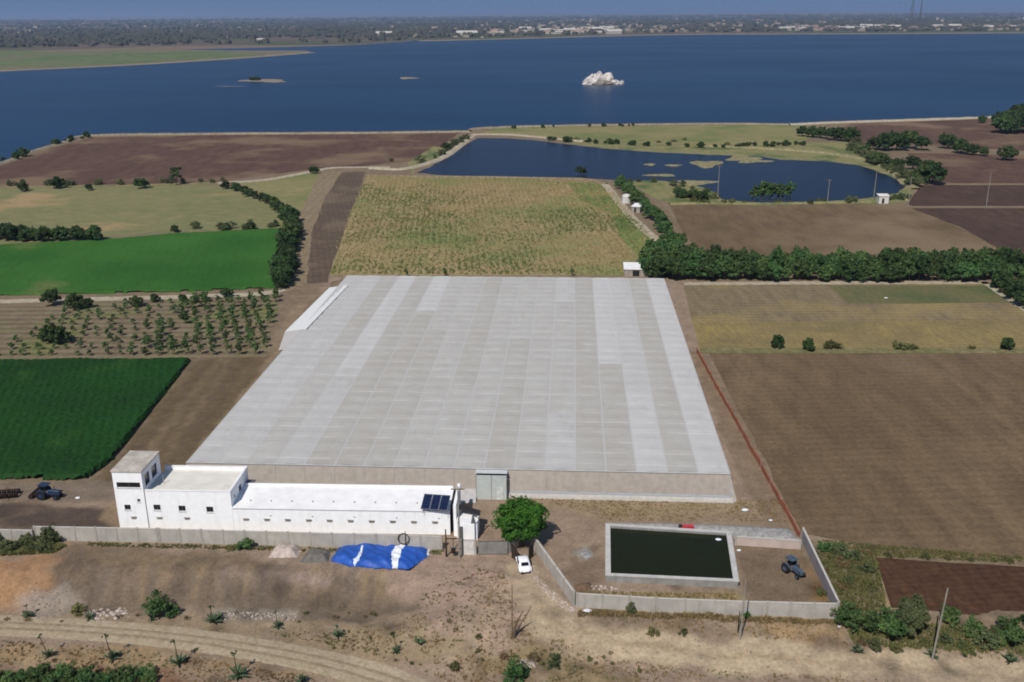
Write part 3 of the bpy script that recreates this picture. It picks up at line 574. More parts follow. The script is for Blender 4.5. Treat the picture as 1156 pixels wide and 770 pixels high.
# ------------------------------------------------------------ white farm building
M_WHITE = plain('white limewash', 'f0f1f2', .85, 0, .03, 1.2, .2, streak='dddbd6'); M_WROOF = plain('white roof screed', 'd6d2c9', .9, 0, .06, .5, .2, streak='bfb6a6')
M_WROOF2 = plain('white reflective roof', 'e6e5e4', .8, 0, .05, .6, .2)
M_CONC = plain('weathered concrete', '9a938a', .9, 0, .16, .6, .2, streak='76706a'); M_GLASS = plain('dark window glass', '15181c', .15, 0, .1, 2, .6)
M_DARK = plain('dark opening', '22201f', .8); M_FRAME = plain('window frame', '5a5a5c', .5)
M_SILL = plain('sill concrete', 'c9c6c0', .85)
bx0 = G(136, 598, 0)
bld = thing('farm_building', 'long white flat roofed farm building with square tower behind the concrete wall', 'building', (bx0.x, bx0.y, 0), R(-2.6))
def wall_holes(name, axis, u0, u1, z0, z1, pos, th, holes, mat, parent, win=True):
    """wall with true openings; axis 'x' runs along x at y=pos (outside face), axis 'y' along y at x=pos"""
    us = sorted({u0, u1} | {h[0] for h in holes} | {h[1] for h in holes}); zs = sorted({z0, z1} | {h[2] for h in holes} | {h[3] for h in holes}); mb = MB()
    for i in range(len(us) - 1):
        for j in range(len(zs) - 1):
            cu, cz = (us[i] + us[i + 1]) / 2, (zs[j] + zs[j + 1]) / 2
            if any(h[0] < cu < h[1] and h[2] < cz < h[3] for h in holes): continue
            if axis == 'x': mb.box(us[i], us[i + 1], pos, pos + th, zs[j], zs[j + 1])
            else: mb.box(pos - th, pos, us[i], us[i + 1], zs[j], zs[j + 1])
    wobj = mb.build(name, mat, parent)
    bpy.context.view_layer.update()
    for h in holes if win else []:
        a, b, c, d = h[:4]
        if axis == 'x':
            wd = MB().box(a, b, pos + th * .65, pos + th * .65 + .03, c, d).build('window', M_GLASS, parent)
            fr = MB()
            for q in ((a, a + .06, c, d), (b - .06, b, c, d), ((a + b) / 2 - .03, (a + b) / 2 + .03, c, d), (a, b, c, c + .06), (a, b, d - .06, d)): fr.box(q[0], q[1], pos + th * .5, pos + th * .62, q[2], q[3])
            fr.build('frame', M_FRAME, wd); MB().box(a - .08, b + .08, pos - .08, pos - .003, c - .1, c - .01).build('sill', M_SILL, wd)
        else:
            wd = MB().box(pos - th * .65 - .03, pos - th * .65, a, b, c, d).build('window', M_GLASS, parent)
            fr = MB()
            for q in ((a, a + .06, c, d), (b - .06, b, c, d), (a, b, c, c + .06), (a, b, d - .06, d)): fr.box(pos - th * .62, pos - th * .5, q[0], q[1], q[2], q[3])
            fr.build('frame', M_FRAME, wd)
    return wobj
TW, TD, TH_ = 4.2, 6.4, 9.2
wall_holes('tower_wall', 'x', 0, TW, 0, TH_, 0, .25, [(.45, TW - .35, 6.75, 7.6), (1.1, 2.0, 3.2, 4.05), (3.1, 3.55, 4.5, 5.0)], M_WHITE, bld)
wall_holes('tower_wall', 'y', .255, TD, 0, TH_, TW, .25, [(.9, 2.5, 6.5, 8.3), (3.3, 5.2, 6.5, 8.3)], M_WHITE, bld)
MB().box(0, .25, .255, TD - .255, 0, TH_).build('tower_wall', M_WHITE, bld); MB().box(0, TW - .26, TD - .25, TD, 0, TH_).build('tower_wall', M_WHITE, bld)
MB().box(-.12, TW + .15, -.12, TD + .1, TH_ + .003, TH_ + .22).build('tower_roof', plain('grimy roof slab', 'b5ada3', .9, 0, .15, .9, .2, streak='857c72'), bld)
BX1, BD, BHt = 16.6, 8.0, 6.3
wall_holes('block_wall', 'x', TW + .1, BX1, 0, BHt, .06, .25, [(5.3, 6.3, 3.2, 4.1), (8.9, 9.9, 3.1, 4.0), (12.9, 13.9, 3.0, 3.9)], M_WHITE, bld)
wall_holes('block_wall', 'y', .32, BD - .26, 0, BHt, BX1, .25, [(1.4, 1.9, 4.6, 5.1), (3.6, 4.8, 4.3, 5.3)], M_WHITE, bld)
MB().box(TW + .1, BX1, BD - .25, BD, 0, BHt).build('block_wall', M_WHITE, bld)
MB().box(TW + .1, BX1 - .26, .33, BD - .26, BHt - .65, BHt - .5).build('block_roof', M_WROOF, bld)
for q in ((TW + .05, BX1 + .05, .0, .36), (TW + .05, BX1 + .05, BD - .3, BD + .05)): MB().box(q[0], q[1], q[2], q[3], BHt + .003, BHt + .09).build('coping', M_WROOF2, bld)
MB().box(BX1 - .3, BX1 + .05, .365, BD - .305, BHt + .003, BHt + .09).build('coping', M_WROOF2, bld)
MB().tube([(TW + 1.6, 3.2, BHt - .5), (TW + 1.6, 3.2, BHt + .9)], .05, 6).build('roof_pipe', M_GALV, bld)
WX1, WD, WH = 48.4, 6.0, 3.7
MB().box(BX1 + .01, WX1 - .8, .10, .35, 0, WH).build('wing_wall', M_WHITE, bld); MB().box(BX1 + .01, WX1 - .8, WD - .25, WD, 0, WH + .05).build('wing_wall', M_WHITE, bld)
MB().loft([[(BX1 + .01, -.05, WH + .01), (BX1 + .01, WD + .2, WH + .5), (BX1 + .01, WD + .2, WH + .62), (BX1 + .01, -.05, WH + .14)], [(WX1 - .8, -.05, WH + .01), (WX1 - .8, WD + .2, WH + .5), (WX1 - .8, WD + .2, WH + .62), (WX1 - .8, -.05, WH + .14)]]).build('wing_roof', M_WROOF2, bld)
MB().box(BX1 + .2, WX1 - .9, WD - .1, WD + .21, WH + .64, WH + .86).build('wing_parapet', M_WHITE, bld)
MB().box(WX1 - .25, WX1 + .15, -.3, WD + .3, 0, WH + 1.2).build('end_wall', M_WHITE, bld); MB().box(WX1 - .79, WX1 - .26, 1.2, WD, 0, WH + .3).build('recess_shade', M_DARK, bld)  # dark block fills the gap by the end wall, its colour stands for shade
for k in range(10):
    x = BX1 + 2.1 + k * 3.0
    MB().box(x, x + .16, 1.7, 1.86, WH + .26, WH + .44).build('roof_vent', M_CONC, bld)
    if k % 2: MB().box(x + .2, x + .5, .05, .097, 2.55, 2.65).build('wall_vent', M_CONC, bld)
for k in range(13):
    x = (1.9, 5.6, 9.6)[k] if k < 3 else BX1 + 1.5 + (k - 3) * 3.0
    wd = MB().box(x, x + .7, (-.03 if k == 0 else .03) , (-.003 if k == 0 else .056 if k < 3 else .097), 1.75, 2.0).build('window', M_CONC, bld)
    MB().box(x - .08, x + .78, -.14, -.04, 2.13, 2.2).build('sill', M_CONC, wd)
MB().box(TW + .02, TW + .09, -.02, .2, 0, 6.5).build('drain_pipe', plain('pipe grey', '8a8d92', .6), bld)
MB().box(BX1 + .02, BX1 + 1.3, 6.6, 7.6, 4.3, 4.4).build('awning', M_FRAME, bld)
# solar panel on the wing roof
def G2(parent, x, y, z): return Matrix.Translation(parent.location) @ parent.rotation_euler.to_matrix().to_4x4() @ Vector((x, y, z))
p = G2(bld, 45.6, .6, WH + .15)
sp = thing('solar_panel', 'dark blue tilted solar panel on the white roof near its right end', 'solar panel', p, R(-2.6 - 6))
Mx = Matrix.Translation((0, 0, 1.0)) @ Matrix.Rotation(R(24), 4, 'X')
mt, t, bs, N, L = new_mat('solar cells'); v = coords(t); bk = N('ShaderNodeTexBrick'); bk.offset = 0; bk.inputs['Color1'].default_value = rgba('161f3c'); bk.inputs['Color2'].default_value = rgba('131c36'); bk.inputs['Mortar'].default_value = rgba('3d4560')
bk.inputs['Scale'].default_value = 1; bk.inputs['Brick Width'].default_value = .5; bk.inputs['Row Height'].default_value = .5; bk.inputs['Mortar Size'].default_value = .012; L(v, bk.inputs['Vector']); L(bk.outputs[0], bs.inputs['Base Color'])
bs.inputs['Roughness'].default_value = .12; M_SOL = mt
for (a, b) in ((-1.9, -.65), (-.62, .63), (.66, 1.9)):
    pn = MB().box(a, b, -1.3, 1.3, 0, .05, Mx).build('panel', M_SOL, sp)
    fr = MB()
    for q in ((a, a + .04, -1.3, 1.3), (b - .04, b, -1.3, 1.3), (a, b, -1.34, -1.3), (a, b, 1.3, 1.34)): fr.box(q[0], q[1], q[2], q[3], -.01, .065, Mx)
    fr.build('frame', M_GALV, pn)
for x in (-1.6, 1.6):
    for y, h in ((-1.1, .5), (1.1, 1.45)): MB().tube([(x, y, -.3), (x, y, h)], .04, 6).build('leg', M_GALV, sp)
# gate hut
p = G2(bld, WX1 + .25, -1.2, 0)
hut = thing('gate_hut', 'small white hut with a dark lean-to roof at the right end of the farm building', 'hut', p, R(-3))
MB().box(0, .15, 0, 3.2, 0, 2.9).build('wall', M_WHITE, hut); MB().box(2.75, 2.9, 0, 3.2, 0, 2.5).build('wall', M_WHITE, hut)
MB().box(.16, 2.74, 0, .15, 0, 2.5).build('wall', M_WHITE, hut); MB().box(.16, 2.74, 3.05, 3.2, 0, 2.5).build('wall', M_WHITE, hut)
MB().box(-.05, 2.0, .16, 3.0, 2.45, 2.52).build('roof', M_WROOF2, hut)
MB().loft([[(x0_, y, z) for x0_, z in ((.1, 3.7), (3.1, 2.75), (3.1, 2.62), (.1, 3.55))] for y in (2.2, 3.5)]).build('roof_awning', plain('dark sheet roof', '33302e', .6), hut)
MB().box(.2, .9, -.04, -.003, .1, 2.1).build('door', M_FRAME, hut)

# ------------------------------------------------------------ boundary walls
M_WALL = plain('block wall render', 'aaa59c', .92, 0, .10, .5, .15, streak='8b857b'); M_WALLP = plain('wall pillar', 'a39e95', .92, 0, .1, .8, .15)
M_COP = plain('wall coping', 'b7b2aa', .9, 0, .06, 2, .15); M_WALLG = plain('grey plaster wall', '8d8788', .92, 0, .08, .5, .15, streak='7c7677'); M_WPINK = plain('pale pink plaster', 'b5a59b', .92, 0, .08, .6, .15)
def wall(name, label, pts, h, th=.2, mat=None, pil=3.2, group=None, cap=.06, pside=1):
    pts = [Vector((p.x, p.y, 0)) for p in pts]; root = thing(name, label, 'wall', pts[0], 0, group)
    for i in range(len(pts) - 1):
        a, b = pts[i] - pts[0], pts[i + 1] - pts[0]; L_ = (b - a).length; M4 = Matrix.Translation(a) @ Matrix.Rotation(math.atan2(b.y - a.y, b.x - a.x), 4, 'Z')
        n = max(1, round(L_ / pil)); e = .0 if i == 0 else .004
        MB().box(e, L_ - .001, -th / 2, th / 2, -.6, h, M4).build('wall_body', mat or M_WALL, root)
        MB().box(e, L_ - .001, -th / 2 - .04, th / 2 + .04, h + .003, h + .003 + cap, M4).build('coping', M_COP, root)
        for k in range(n + 1):
            x = min(max(k * L_ / n, .16), L_ - .16)
            MB().box(x - .14, x + .14, -th / 2 - .05, th / 2 + .05, -.6, h + .075 + cap, M4).build('pillar', M_WALLP, root)
    return root
wall('boundary_wall', 'lower end stretch of the concrete wall at the left edge, behind dry scrub', [G(-60, 609), G(39, 611)], 1.7)
wall('boundary_wall', 'long weathered concrete wall running in front of the white building', [G(40, 609.5), G(180, 612), (G(500, 621))], 2.1)
wall('boundary_wall', 'short clean pale wall piece between the power poles and the grey gate', [G(521, 625.5), G(538, 626)], 2.2, mat=M_SILL)
wall('boundary_wall', 'short concrete wall piece left of the white car, beside the gateway', [G(574, 624), G(585, 617)], 2.0)
wall('boundary_wall', 'slanting concrete wall running from the tree down to the front corner', [G(600, 616), G(648, 684)], 2.0)
wall('boundary_wall', 'concrete wall along the front of the pool yard above the dirt track', [G(650, 685), G(740, 690.5), G(839, 694.5), G(944, 698)], 1.9)
wall('boundary_wall', 'grey plastered side wall at the right edge of the pool yard', [G(905, 610), G(945, 697)], 2.0, mat=M_WALLG, pil=20)
wall('retaining_wall', 'low pinkish wall between the grey gravel bank and the bare yard', [G(829, 615), G(904, 620)], 1.3, mat=M_WPINK, pil=9)
gt = thing('sliding_gate', 'closed grey sheet metal gate between pale wall and entrance', 'gate', G(540, 626), R(0))
gl = (G(573, 625) - G(540, 626)).length
for k in range(4): MB().box(k * gl / 4 + .01, (k + 1) * gl / 4 - .01, -.03, .03, .1, 2.0).build('gate_panel', plain('gate sheet', '85837d', .6, .1, .1, 1.5, .3, streak='6a625a') if k == 0 else bpy.data.materials['gate sheet'], gt)
MB().box(0, gl, -.05, .05, 2.003, 2.08).build('gate_rail', M_FRAME, gt); MB().box(0, gl, -.05, .05, .02, .09).build('gate_rail', M_FRAME, gt)
for (px, py, ang, lb_) in ((578, 630, -60, 'narrow dark gate leaf standing open left of the white car'), (602, 628, -115, 'narrow dark gate leaf standing open right of the white car')):
    g_ = thing('gate_leaf', lb_, 'gate', G(px, py), R(ang), 'open gate leaves at the entrance')
    MB().box(0, 1.5, -.025, .025, .15, 1.9).build('leaf_panel', plain('rusty dark sheet', '3b2f29', .7, .1, .2), g_); MB().tube([(0, 0, 0), (0, 0, 2.1)], .06, 8).build('hinge_post', M_DARK, g_)
    MB().box(0, 1.5, -.04, .04, 1.903, 1.96).build('rail', M_DARK, g_)
# red brick fence along the big field
M_RED = plain('red fence netting', '96604c', .85, 0, .12, .8, .1)
a, b = G(786, 397), G(902, 606); fr_ = thing('red_fence', 'long low rust red fence line between greenhouse yard and the big brown field', 'fence', a)
fn = int((b - a).length / 3.0); d_ = (b - a)
for k in range(fn + 1):
    q = d_ * k / fn; MB().tube([(q.x, q.y, 0), (q.x + random.uniform(-.05, .05), q.y, 1.25)], .05, 5).build('post', M_RED if k % 2 else M_CONC, fr_) if k < 95 else None
for k in range(fn):
    q0, q1 = d_ * k / fn, d_ * (k + 1) / fn
mbf = MB(); pv = None; vs = []; fs = []
for k in range(fn * 2 + 1):
    q = d_ * k / (fn * 2); jx = random.uniform(-.08, .08); z1 = random.uniform(.85, 1.1)
    vs += [(q.x - .08 + jx, q.y, .0), (q.x - .06 + jx, q.y, z1), (q.x + .06 + jx, q.y, z1), (q.x + .16 + jx, q.y, 0)]
for k in range(fn * 2):
    for j in range(3): fs.append((k * 4 + j, k * 4 + j + 1, k * 4 + 4 + j + 1, k * 4 + 4 + j))
mesh_obj('netting', vs, fs, M_RED, fr_)

# ------------------------------------------------------------ water tank (open pool)
c4 = [G(684, 598.5), G(824, 607.5), G(833, 664), G(684, 657)]      # outer foot: back left, back right, front right, front left
c0 = c4[3]; tk = thing('water_tank', 'open rectangular concrete tank full of dark green water in the yard', 'water tank', c0)
L4 = [Vector((q.x - c0.x, q.y - c0.y, 0)) for q in c4]; cen = sum(L4, Vector()) / 4; ins = [q + (cen - q).normalized() * .72 for q in L4]; HT = .95
M_TRIM = plain('tank rim', 'b9b6b2', .85, 0, .08, .9, .2, streak='98938c'); M_TSIDE = plain('tank side', '8d8b88', .9, 0, .12, .8, .2, streak='6c6964')
for k in range(4):
    a, b, c, d = L4[k], L4[(k + 1) % 4], ins[(k + 1) % 4], ins[k]; mb = MB()
    mb.loft([[(a.x, a.y, 0), (a.x, a.y, HT), (d.x, d.y, HT), (d.x, d.y, 0)], [(b.x, b.y, 0), (b.x, b.y, HT), (c.x, c.y, HT), (c.x, c.y, 0)]], cap=False).build('tank_wall', M_TSIDE, tk)
    o_ = (a + b) * .5 - cen; o_.normalize(); a2, b2 = a + (a - cen).normalized() * .12, b + (b - cen).normalized() * .12
    c2, d2 = c - (c - cen).normalized() * .04, d - (d - cen).normalized() * .04
    MB().add([(q.x, q.y, z) for z in (HT + .003, HT + .13) for q in (a2, b2, c2, d2)], [(0, 1, 2, 3), (7, 6, 5, 4), (0, 4, 5, 1), (1, 5, 6, 2), (2, 6, 7, 3), (3, 7, 4, 0)]).build('rim', M_TRIM, tk)
wm_ = water_mat('tank water', ('1c1f0e', '212512'), .12, .8, 3, .10, spec=.22)
mesh_obj('tank_water', [(q.x, q.y, .62) for q in ins], [(3, 2, 1, 0)], wm_, tk)
# gravel bank behind the tank
M_GRAV = plain('grey gravel', '94928f', .95, 0, .2, 2.2, .1); gb = GP([(684, 590), (800, 592), (892, 597), (904, 610), (904, 614), (828, 610), (826, 604), (684, 597)])
vs = []; fs = []; gx0 = min(q.x for q in gb); X, Y = np.meshgrid(np.arange(gx0, max(q.x for q in gb), .4), np.arange(min(q.y for q in gb), max(q.y for q in gb), .4))
ins_ = inside(gb, X, Y); dd = pdist(gb, X, Y); Z = .03 + np.minimum(dd, 1.2) * .45 * ins_ + RNG.uniform(0, .08, X.shape); id_ = -np.ones(X.shape, int); id_[ins_] = np.arange(ins_.sum())
q = np.stack([id_[:-1, :-1], id_[:-1, 1:], id_[1:, 1:], id_[1:, :-1]], -1).reshape(-1, 4); q = q[(q >= 0).all(1)]
tag(mesh_obj('gravel_bank', np.stack([X[ins_], Y[ins_], Z[ins_]], -1), q, M_GRAV, smooth=True), kind='structure')

# ------------------------------------------------------------ trees and bushes
def crown_mesh(name, seed, rx, rz, zc, clumps, per, leaf, mat, flat=0.0, hollow=.35):
    g = np.random.default_rng(seed); n = clumps
    ph = g.uniform(0, 2 * np.pi, n); ct = g.uniform(-.75, 1, n); st = np.sqrt(1 - ct ** 2); rr = g.uniform(hollow, .92, n)
    lob = 1 + .22 * np.sin(ph * 2 + seed) + .14 * np.sin(ph * 5 + seed * 2)
    cx = rx * rr * st * np.cos(ph) * lob; cy = rx * rr * st * np.sin(ph) * lob; cz = zc + rz * rr * ct * (1 + .12 * np.sin(ph * 3 + seed))
    cr = g.uniform(.16, .34, n) * rx
    i = np.repeat(np.arange(n), per); m_ = len(i); d = g.normal(0, 1, (m_, 3)); d /= np.linalg.norm(d, axis=1)[:, None]
    P_ = np.stack([cx[i], cy[i], cz[i]], -1) + d * (cr[i] * g.uniform(.55, 1.1, m_))[:, None] * [1, 1, .75]
    nn = d + g.normal(0, .55, (m_, 3)) + [0, 0, .35]; nn /= np.linalg.norm(nn, axis=1)[:, None]
    a = np.cross(nn, g.normal(0, 1, (m_, 3))); a /= np.linalg.norm(a, axis=1)[:, None] + 1e-9; b = np.cross(nn, a); s_ = (leaf * g.uniform(.6, 1.3, m_))[:, None]
    V = np.stack([P_ - a * s_, P_ - b * s_ * .55, P_ + a * s_, P_ + b * s_ * .55 - nn * s_ * .2], 1).reshape(-1, 3)
    V[:, 2] = np.maximum(V[:, 2], .05)
    me = bpy.data.meshes.new(name); me.from_pydata(V.tolist(), [], np.arange(m_ * 4).reshape(-1, 4).tolist()); me.materials.append(mat); me.update()
    return me
M_BARK = plain('bark', '5b4c3d', .95, 0, .2, 3, .1)
def trunk_mesh(name, seed, h, r, spread, limbs=5):
    g = random.Random(seed); mb = MB(); top = Vector((g.uniform(-.2, .2), g.uniform(-.2, .2), h))
    mb.tube([(0, 0, -.15), (0, 0, .3), top * .5 + Vector((.08, 0, 0)), top], [r * 1.4, r, r * .85, r * .6], 8)
    for k in range(limbs):
        a = 2 * math.pi * k / limbs + g.uniform(-.4, .4); s_ = top * g.uniform(.6, 1.0); e = s_ + Vector((math.cos(a) * spread, math.sin(a) * spread, spread * g.uniform(.6, 1.3)))
        mb.tube([s_, s_.lerp(e, .5) + Vector((0, 0, .1)), e], [r * .5, r * .35, r * .12], 6)
    me = bpy.data.meshes.new(name); me.from_pydata([tuple(v_) for v_ in mb.v], [], mb.f); me.materials.append(M_BARK); me.update(); return me
L_MID = leaf_mat('leaves mid green', '35502a', '587340', .35); L_DARK = leaf_mat('leaves dark green', '2c401f', '465a31', .35); L_BRI = leaf_mat('leaves fresh green', '2a5019', '447022', .15)
L_OLV = leaf_mat('leaves grey olive', '4a5538', '667049'); L_SCR = leaf_mat('scrub leaves', '4d5430', '6e6f42'); L_DRY = leaf_mat('dry twigs', '6b5c40', '85744f'); L_BLU = leaf_mat('agave leaves', '48603f', '64795a', .15)
TREE = {}
def proto(kind, variants):      # each variant: (crown mesh, trunk mesh)
    TREE[kind] = variants
proto('big', [(crown_mesh('crown', 11, 3.15, 2.9, 4.1, 130, 110, .21, L_BRI, hollow=.5), trunk_mesh('trunk', 1, 2.2, .22, 1.6, 6))])
proto('belt', [(crown_mesh('crown', 20 + k, 2.7, 2.9, 3.2, 64, 46, .34, L_MID), trunk_mesh('trunk', 20 + k, 2.0, .16, 1.3)) for k in range(5)])
proto('dark', [(crown_mesh('crown', 40 + k, 3.5, 3.0, 3.2, 64, 46, .42, L_DARK), trunk_mesh('trunk', 40 + k, 2.3, .2, 1.6)) for k in range(4)])
proto('hedge', [(crown_mesh('crown', 60 + k, 2.1, 1.7, 1.75, 46, 40, .28, L_DARK), trunk_mesh('trunk', 60 + k, 1.0, .1, 1)) for k in range(4)])
proto('bush', [(crown_mesh('foliage', 80 + k, 1.25, .95, .8, 30, 46, .12, L_MID), trunk_mesh('stems', 80 + k, .35, .05, .7)) for k in range(4)])
proto('olive', [(crown_mesh('foliage', 90 + k, 1.3, 1.1, .9, 30, 44, .12, L_OLV), trunk_mesh('stems', 90 + k, .4, .05, .8)) for k in range(3)])
proto('scrub', [(crown_mesh('foliage', 95 + k, 1.0, .5, .4, 18, 36, .10, L_SCR), trunk_mesh('stems', 95 + k, .2, .03, .6)) for k in range(3)])
proto('dry', [(crown_mesh('foliage', 105 + k, 1.0, .6, .5, 14, 26, .09, L_DRY), trunk_mesh('stems', 105 + k, .3, .04, .7, 8)) for k in range(2)])
proto('orchard', [(crown_mesh('crown', 110 + k, 1.0, 1.5, 1.9, 22, 26, .2, L_MID), trunk_mesh('trunk', 110 + k, .8, .07, .5)) for k in range(3)])
def plant(kind, name, label, cat, loc, s=1.0, sz=None, group=None, parts=('crown', 'trunk')):
    cm, tm = random.choice(TREE[kind]); t_ = thing(name, label, cat, loc, random.uniform(0, 6.28), group); t_.scale = (s, s, sz or s)
    for pn, me in zip(parts, (cm, tm)):
        o = bpy.data.objects.new(pn, me); C.objects.link(o); o.parent = t_
    return t_
FS = ('foliage', 'stems')
plant('big', 'shade_tree', 'large round bright green tree in the yard beside the gateway and white car', 'tree', G(590, 617), 1.02)
# belt behind the greenhouse, right
def along(px, sp, jx=.5): return [p_ + Vector((random.uniform(-jx, jx), random.uniform(-jx, jx), 0)) for p_ in smooth_line(GP(px), sp)]
gB = 'dense green trees of the long belt beyond the greenhouse'
for row, (py, s_) in enumerate(((316, .98), (309, 1.05), (303, .95))):
    for p_ in along([(742 + row * 4, py - 1), (850, py + .5), (1000, py + 1), (1170, py + (2 if row < 2 else 1))], 3.1, .9):
        plant('belt' if random.random() < .8 else 'dark', 'belt_tree', 'dense green tree in the long belt between the brown field and the stubble field', 'tree', p_, s_ * random.uniform(.6, 1.15), random.uniform(.7, 1.25) * s_, group=gB)
for px, py, s_ in ((732, 312, 1.1), (742, 306, 1.2), (752, 312, 1.1), (730, 300, 1.0), (745, 296, 1.15), (760, 300, 1.2), (772, 306, 1.15), (735, 288, .9), (750, 286, 1), (765, 290, 1.0), (780, 298, 1.05), (757, 278, .9), (768, 280, .9), (790, 303, 1.1)):
    plant('belt', 'belt_tree', 'rounded tree in the clump at the corner where the tree belt meets the path', 'tree', G(px, py, 0), s_ * .95, group='trees of the corner clump behind the greenhouse')
for p_ in along([(699, 211), (712, 222), (726, 238), (742, 254), (752, 268)], 5.5, 1.0):
    plant('belt', 'path_tree', 'green rounded tree in the row along the pale path below the pond', 'tree', p_, random.uniform(.7, .95), group='trees along the path by the pond')
gH = 'dark trees of the curved hedge row on the left'
for p_ in along([(257, 213), (275, 219), (295, 227), (312, 236), (325, 247)], 6, .7): plant('hedge', 'hedge_tree', 'low dark tree in the curved hedge row beside the pasture', 'tree', p_, random.uniform(.9, 1.3), group=gH)
for p_ in along([(328, 250), (330, 262), (326, 285), (323, 300), (320, 324)], 3.6, .8): plant('hedge', 'hedge_tree', 'dark tree in the hedge row at the right end of the bright green crop', 'tree', p_, random.uniform(1.15, 1.7), group='dark trees at the end of the green crop')
for row in range(3):
    for p_ in along([(-30, 268 + row * 3), (30, 268.5 + row * 2), (108, 270 + row)], 5, 1.5): plant('dark', 'grove_tree', 'dark leafy tree in the low grove between pasture and bright green crop', 'tree', p_, random.uniform(.6, .85), group='dark grove at the left edge')
SINGLE = [(64, 213, 'hedge', 1.9, 'round dark tree on the pasture line, biggest one of its left half'), (27, 216, 'hedge', 1.4, 'low dark bush tree nearest the left edge on the pasture line'), (101, 215, 'hedge', 1.0, 'small dark bush on the pasture line right of the round tree'),
          (160, 213, 'hedge', 1.6, 'mid sized dark tree halfway along the pasture line'), (199, 209, 'orchard', 3.0, 'tall narrow dark tree on the pasture line'), (355, 196, 'hedge', 1.3, 'bright little tree where the pale path meets the dark strip'),
          (27, 177, 'hedge', 1.8, 'dark tree on the lake shore at the far left'), (18, 180, 'hedge', 1.3, 'smaller dark tree left of the shore tree'), (198, 262, 'hedge', .9, 'small bush between pasture and bright crop'), (255, 259, 'hedge', .9, 'right hand small bush between pasture and bright crop'), (283, 259, 'hedge', 1.0, 'bush beside the hedge row at the top of bright crop'),
          (60, 345, 'dark', .95, 'dark tree leftmost on the pale gravel path'), (84, 349, 'dark', .9, 'broad dark tree beside the leftmost one on the gravel path'), (98, 348, 'hedge', 1.1, 'small dark tree right of the broad pair on gravel path'), (155, 346, 'hedge', 1.2, 'low bright bush on orchard edge by the gravel path'), (175, 341, 'hedge', .9, 'thin small tree on gravel path in mid length'),
          (207, 340, 'hedge', .8, 'small tree on gravel path right of the thin one'), (230, 338, 'hedge', .9, 'small dark tree on gravel path near its right part'), (256, 336, 'hedge', 1.1, 'double crowned small tree near right end of gravel path'), (64, 388, 'hedge', 1.75, 'large spreading green bush inside the orchard'), (56, 384, 'hedge', 1.35, 'second bush touching the large one in the orchard'),
          (504, 170, 'hedge', 1.5, 'dark tree on the bank at the left tip of the pond'), (656, 197, 'hedge', 1.3, 'little dark tree at the near edge of the pond'), (877, 393, 'hedge', 1.25, 'round green tree left of a pair at the edge of the big field'), (913, 396, 'hedge', 1.15, 'round green tree right of a pair at the edge of the big field'), (1137, 395, 'hedge', 1.2, 'round green tree far right at the edge of the big field'),
          (459, 312, 'orchard', .9, 'tiny dark sapling behind the greenhouse back edge, left'), (502, 311.5, 'orchard', 1.0, 'tiny dark sapling behind the greenhouse back edge, middle'), (646, 311.5, 'orchard', .9, 'tiny dark sapling behind the greenhouse back edge, right')]
for px, py, k, s_, lb in SINGLE: plant(k, 'tree', lb, 'tree', G(px, py, 0), s_ * (.62 if px > 800 else .72 if py > 300 else .85), s_ * (.72 if px > 800 else .75 if py > 300 else .85))
gF = 'dark trees between the pond and the far brown fields'
SHORE = ((906, 154, 1.2), (916, 155, 1.3), (927, 156, 1.3), (938, 158, 1.4), (949, 159, 1.5), (960, 160, 1.6), (985, 169, 1.3), (998, 170, 1.8), (1012, 170, 2.0), (1026, 168, 1.9), (1040, 170, 1.5), (1070, 168, 1.6), (1084, 173, 1.5), (1097, 175, 1.1), (1110, 176, .9), (975, 176, 1.1), (990, 186, 1.2), (1000, 190, 1.1), (1012, 192, 1.1), (1030, 192, 1.3), (1040, 206, 1.5), (1052, 208, 1.9), (1046, 197, 1.3), (1136, 181, 1.4), (1108, 139, 1.0))
SHX = [q[0] for q in SHORE]
for px, py, s_ in SHORE:
    plant('dark', 'shore_tree', 'dark tree, %s from the left in the loose group right of the pond' % ordn(1 + sum(q < px for q in SHX)), 'tree', G(px, py, 0), s_ * .82, group=gF)
for k in range(26):
    px = random.uniform(1120, 1200); plant('dark', 'shore_tree', 'dark tree in the dense stand at the lake shore on the right edge', 'tree', G(px, random.uniform(138, 151), 0), random.uniform(1.4, 2.1), group='dense stand at the right shore')
for k in range(10): plant('orchard', 'reed_tree', 'slim dark tree, %s from the left in the tight row on the near pond shore' % ordn(k + 1), 'tree', G(850 + k * 4.6, 227.5, 0), random.uniform(2.0, 2.5), group='tight row on the near pond shore')
for px, py in ((1128, 325), (1136, 332), (1145, 338), (1154, 345), (1134, 322), (1150, 330), (1160, 336), (1162, 348)): plant('hedge', 'bush', 'green bush in the row along the verge at the right edge below the tree belt', 'bush', G(px, py, 0), random.uniform(1.0, 1.5), group='bushes on the right verge')
for k in range(34):
    px, py = random.choice([(random.uniform(925, 1120), 394), (random.uniform(780, 900), 229.5), (random.uniform(650, 900), random.uniform(158, 164)), (random.uniform(440, 520), random.uniform(160, 186)), (random.uniform(765, 810), random.uniform(215, 228))])
    if 470 < px < 520 and py > 150: py = 190 - (px - 440) * .42
    plant('scrub', 'verge_shrub', 'low olive shrub growing on a field or pond verge', 'shrub', G(px, py, 0), random.uniform(.9, 2.2), group='low shrubs on verges', parts=FS)
gN = 'shrubs along the pond banks'
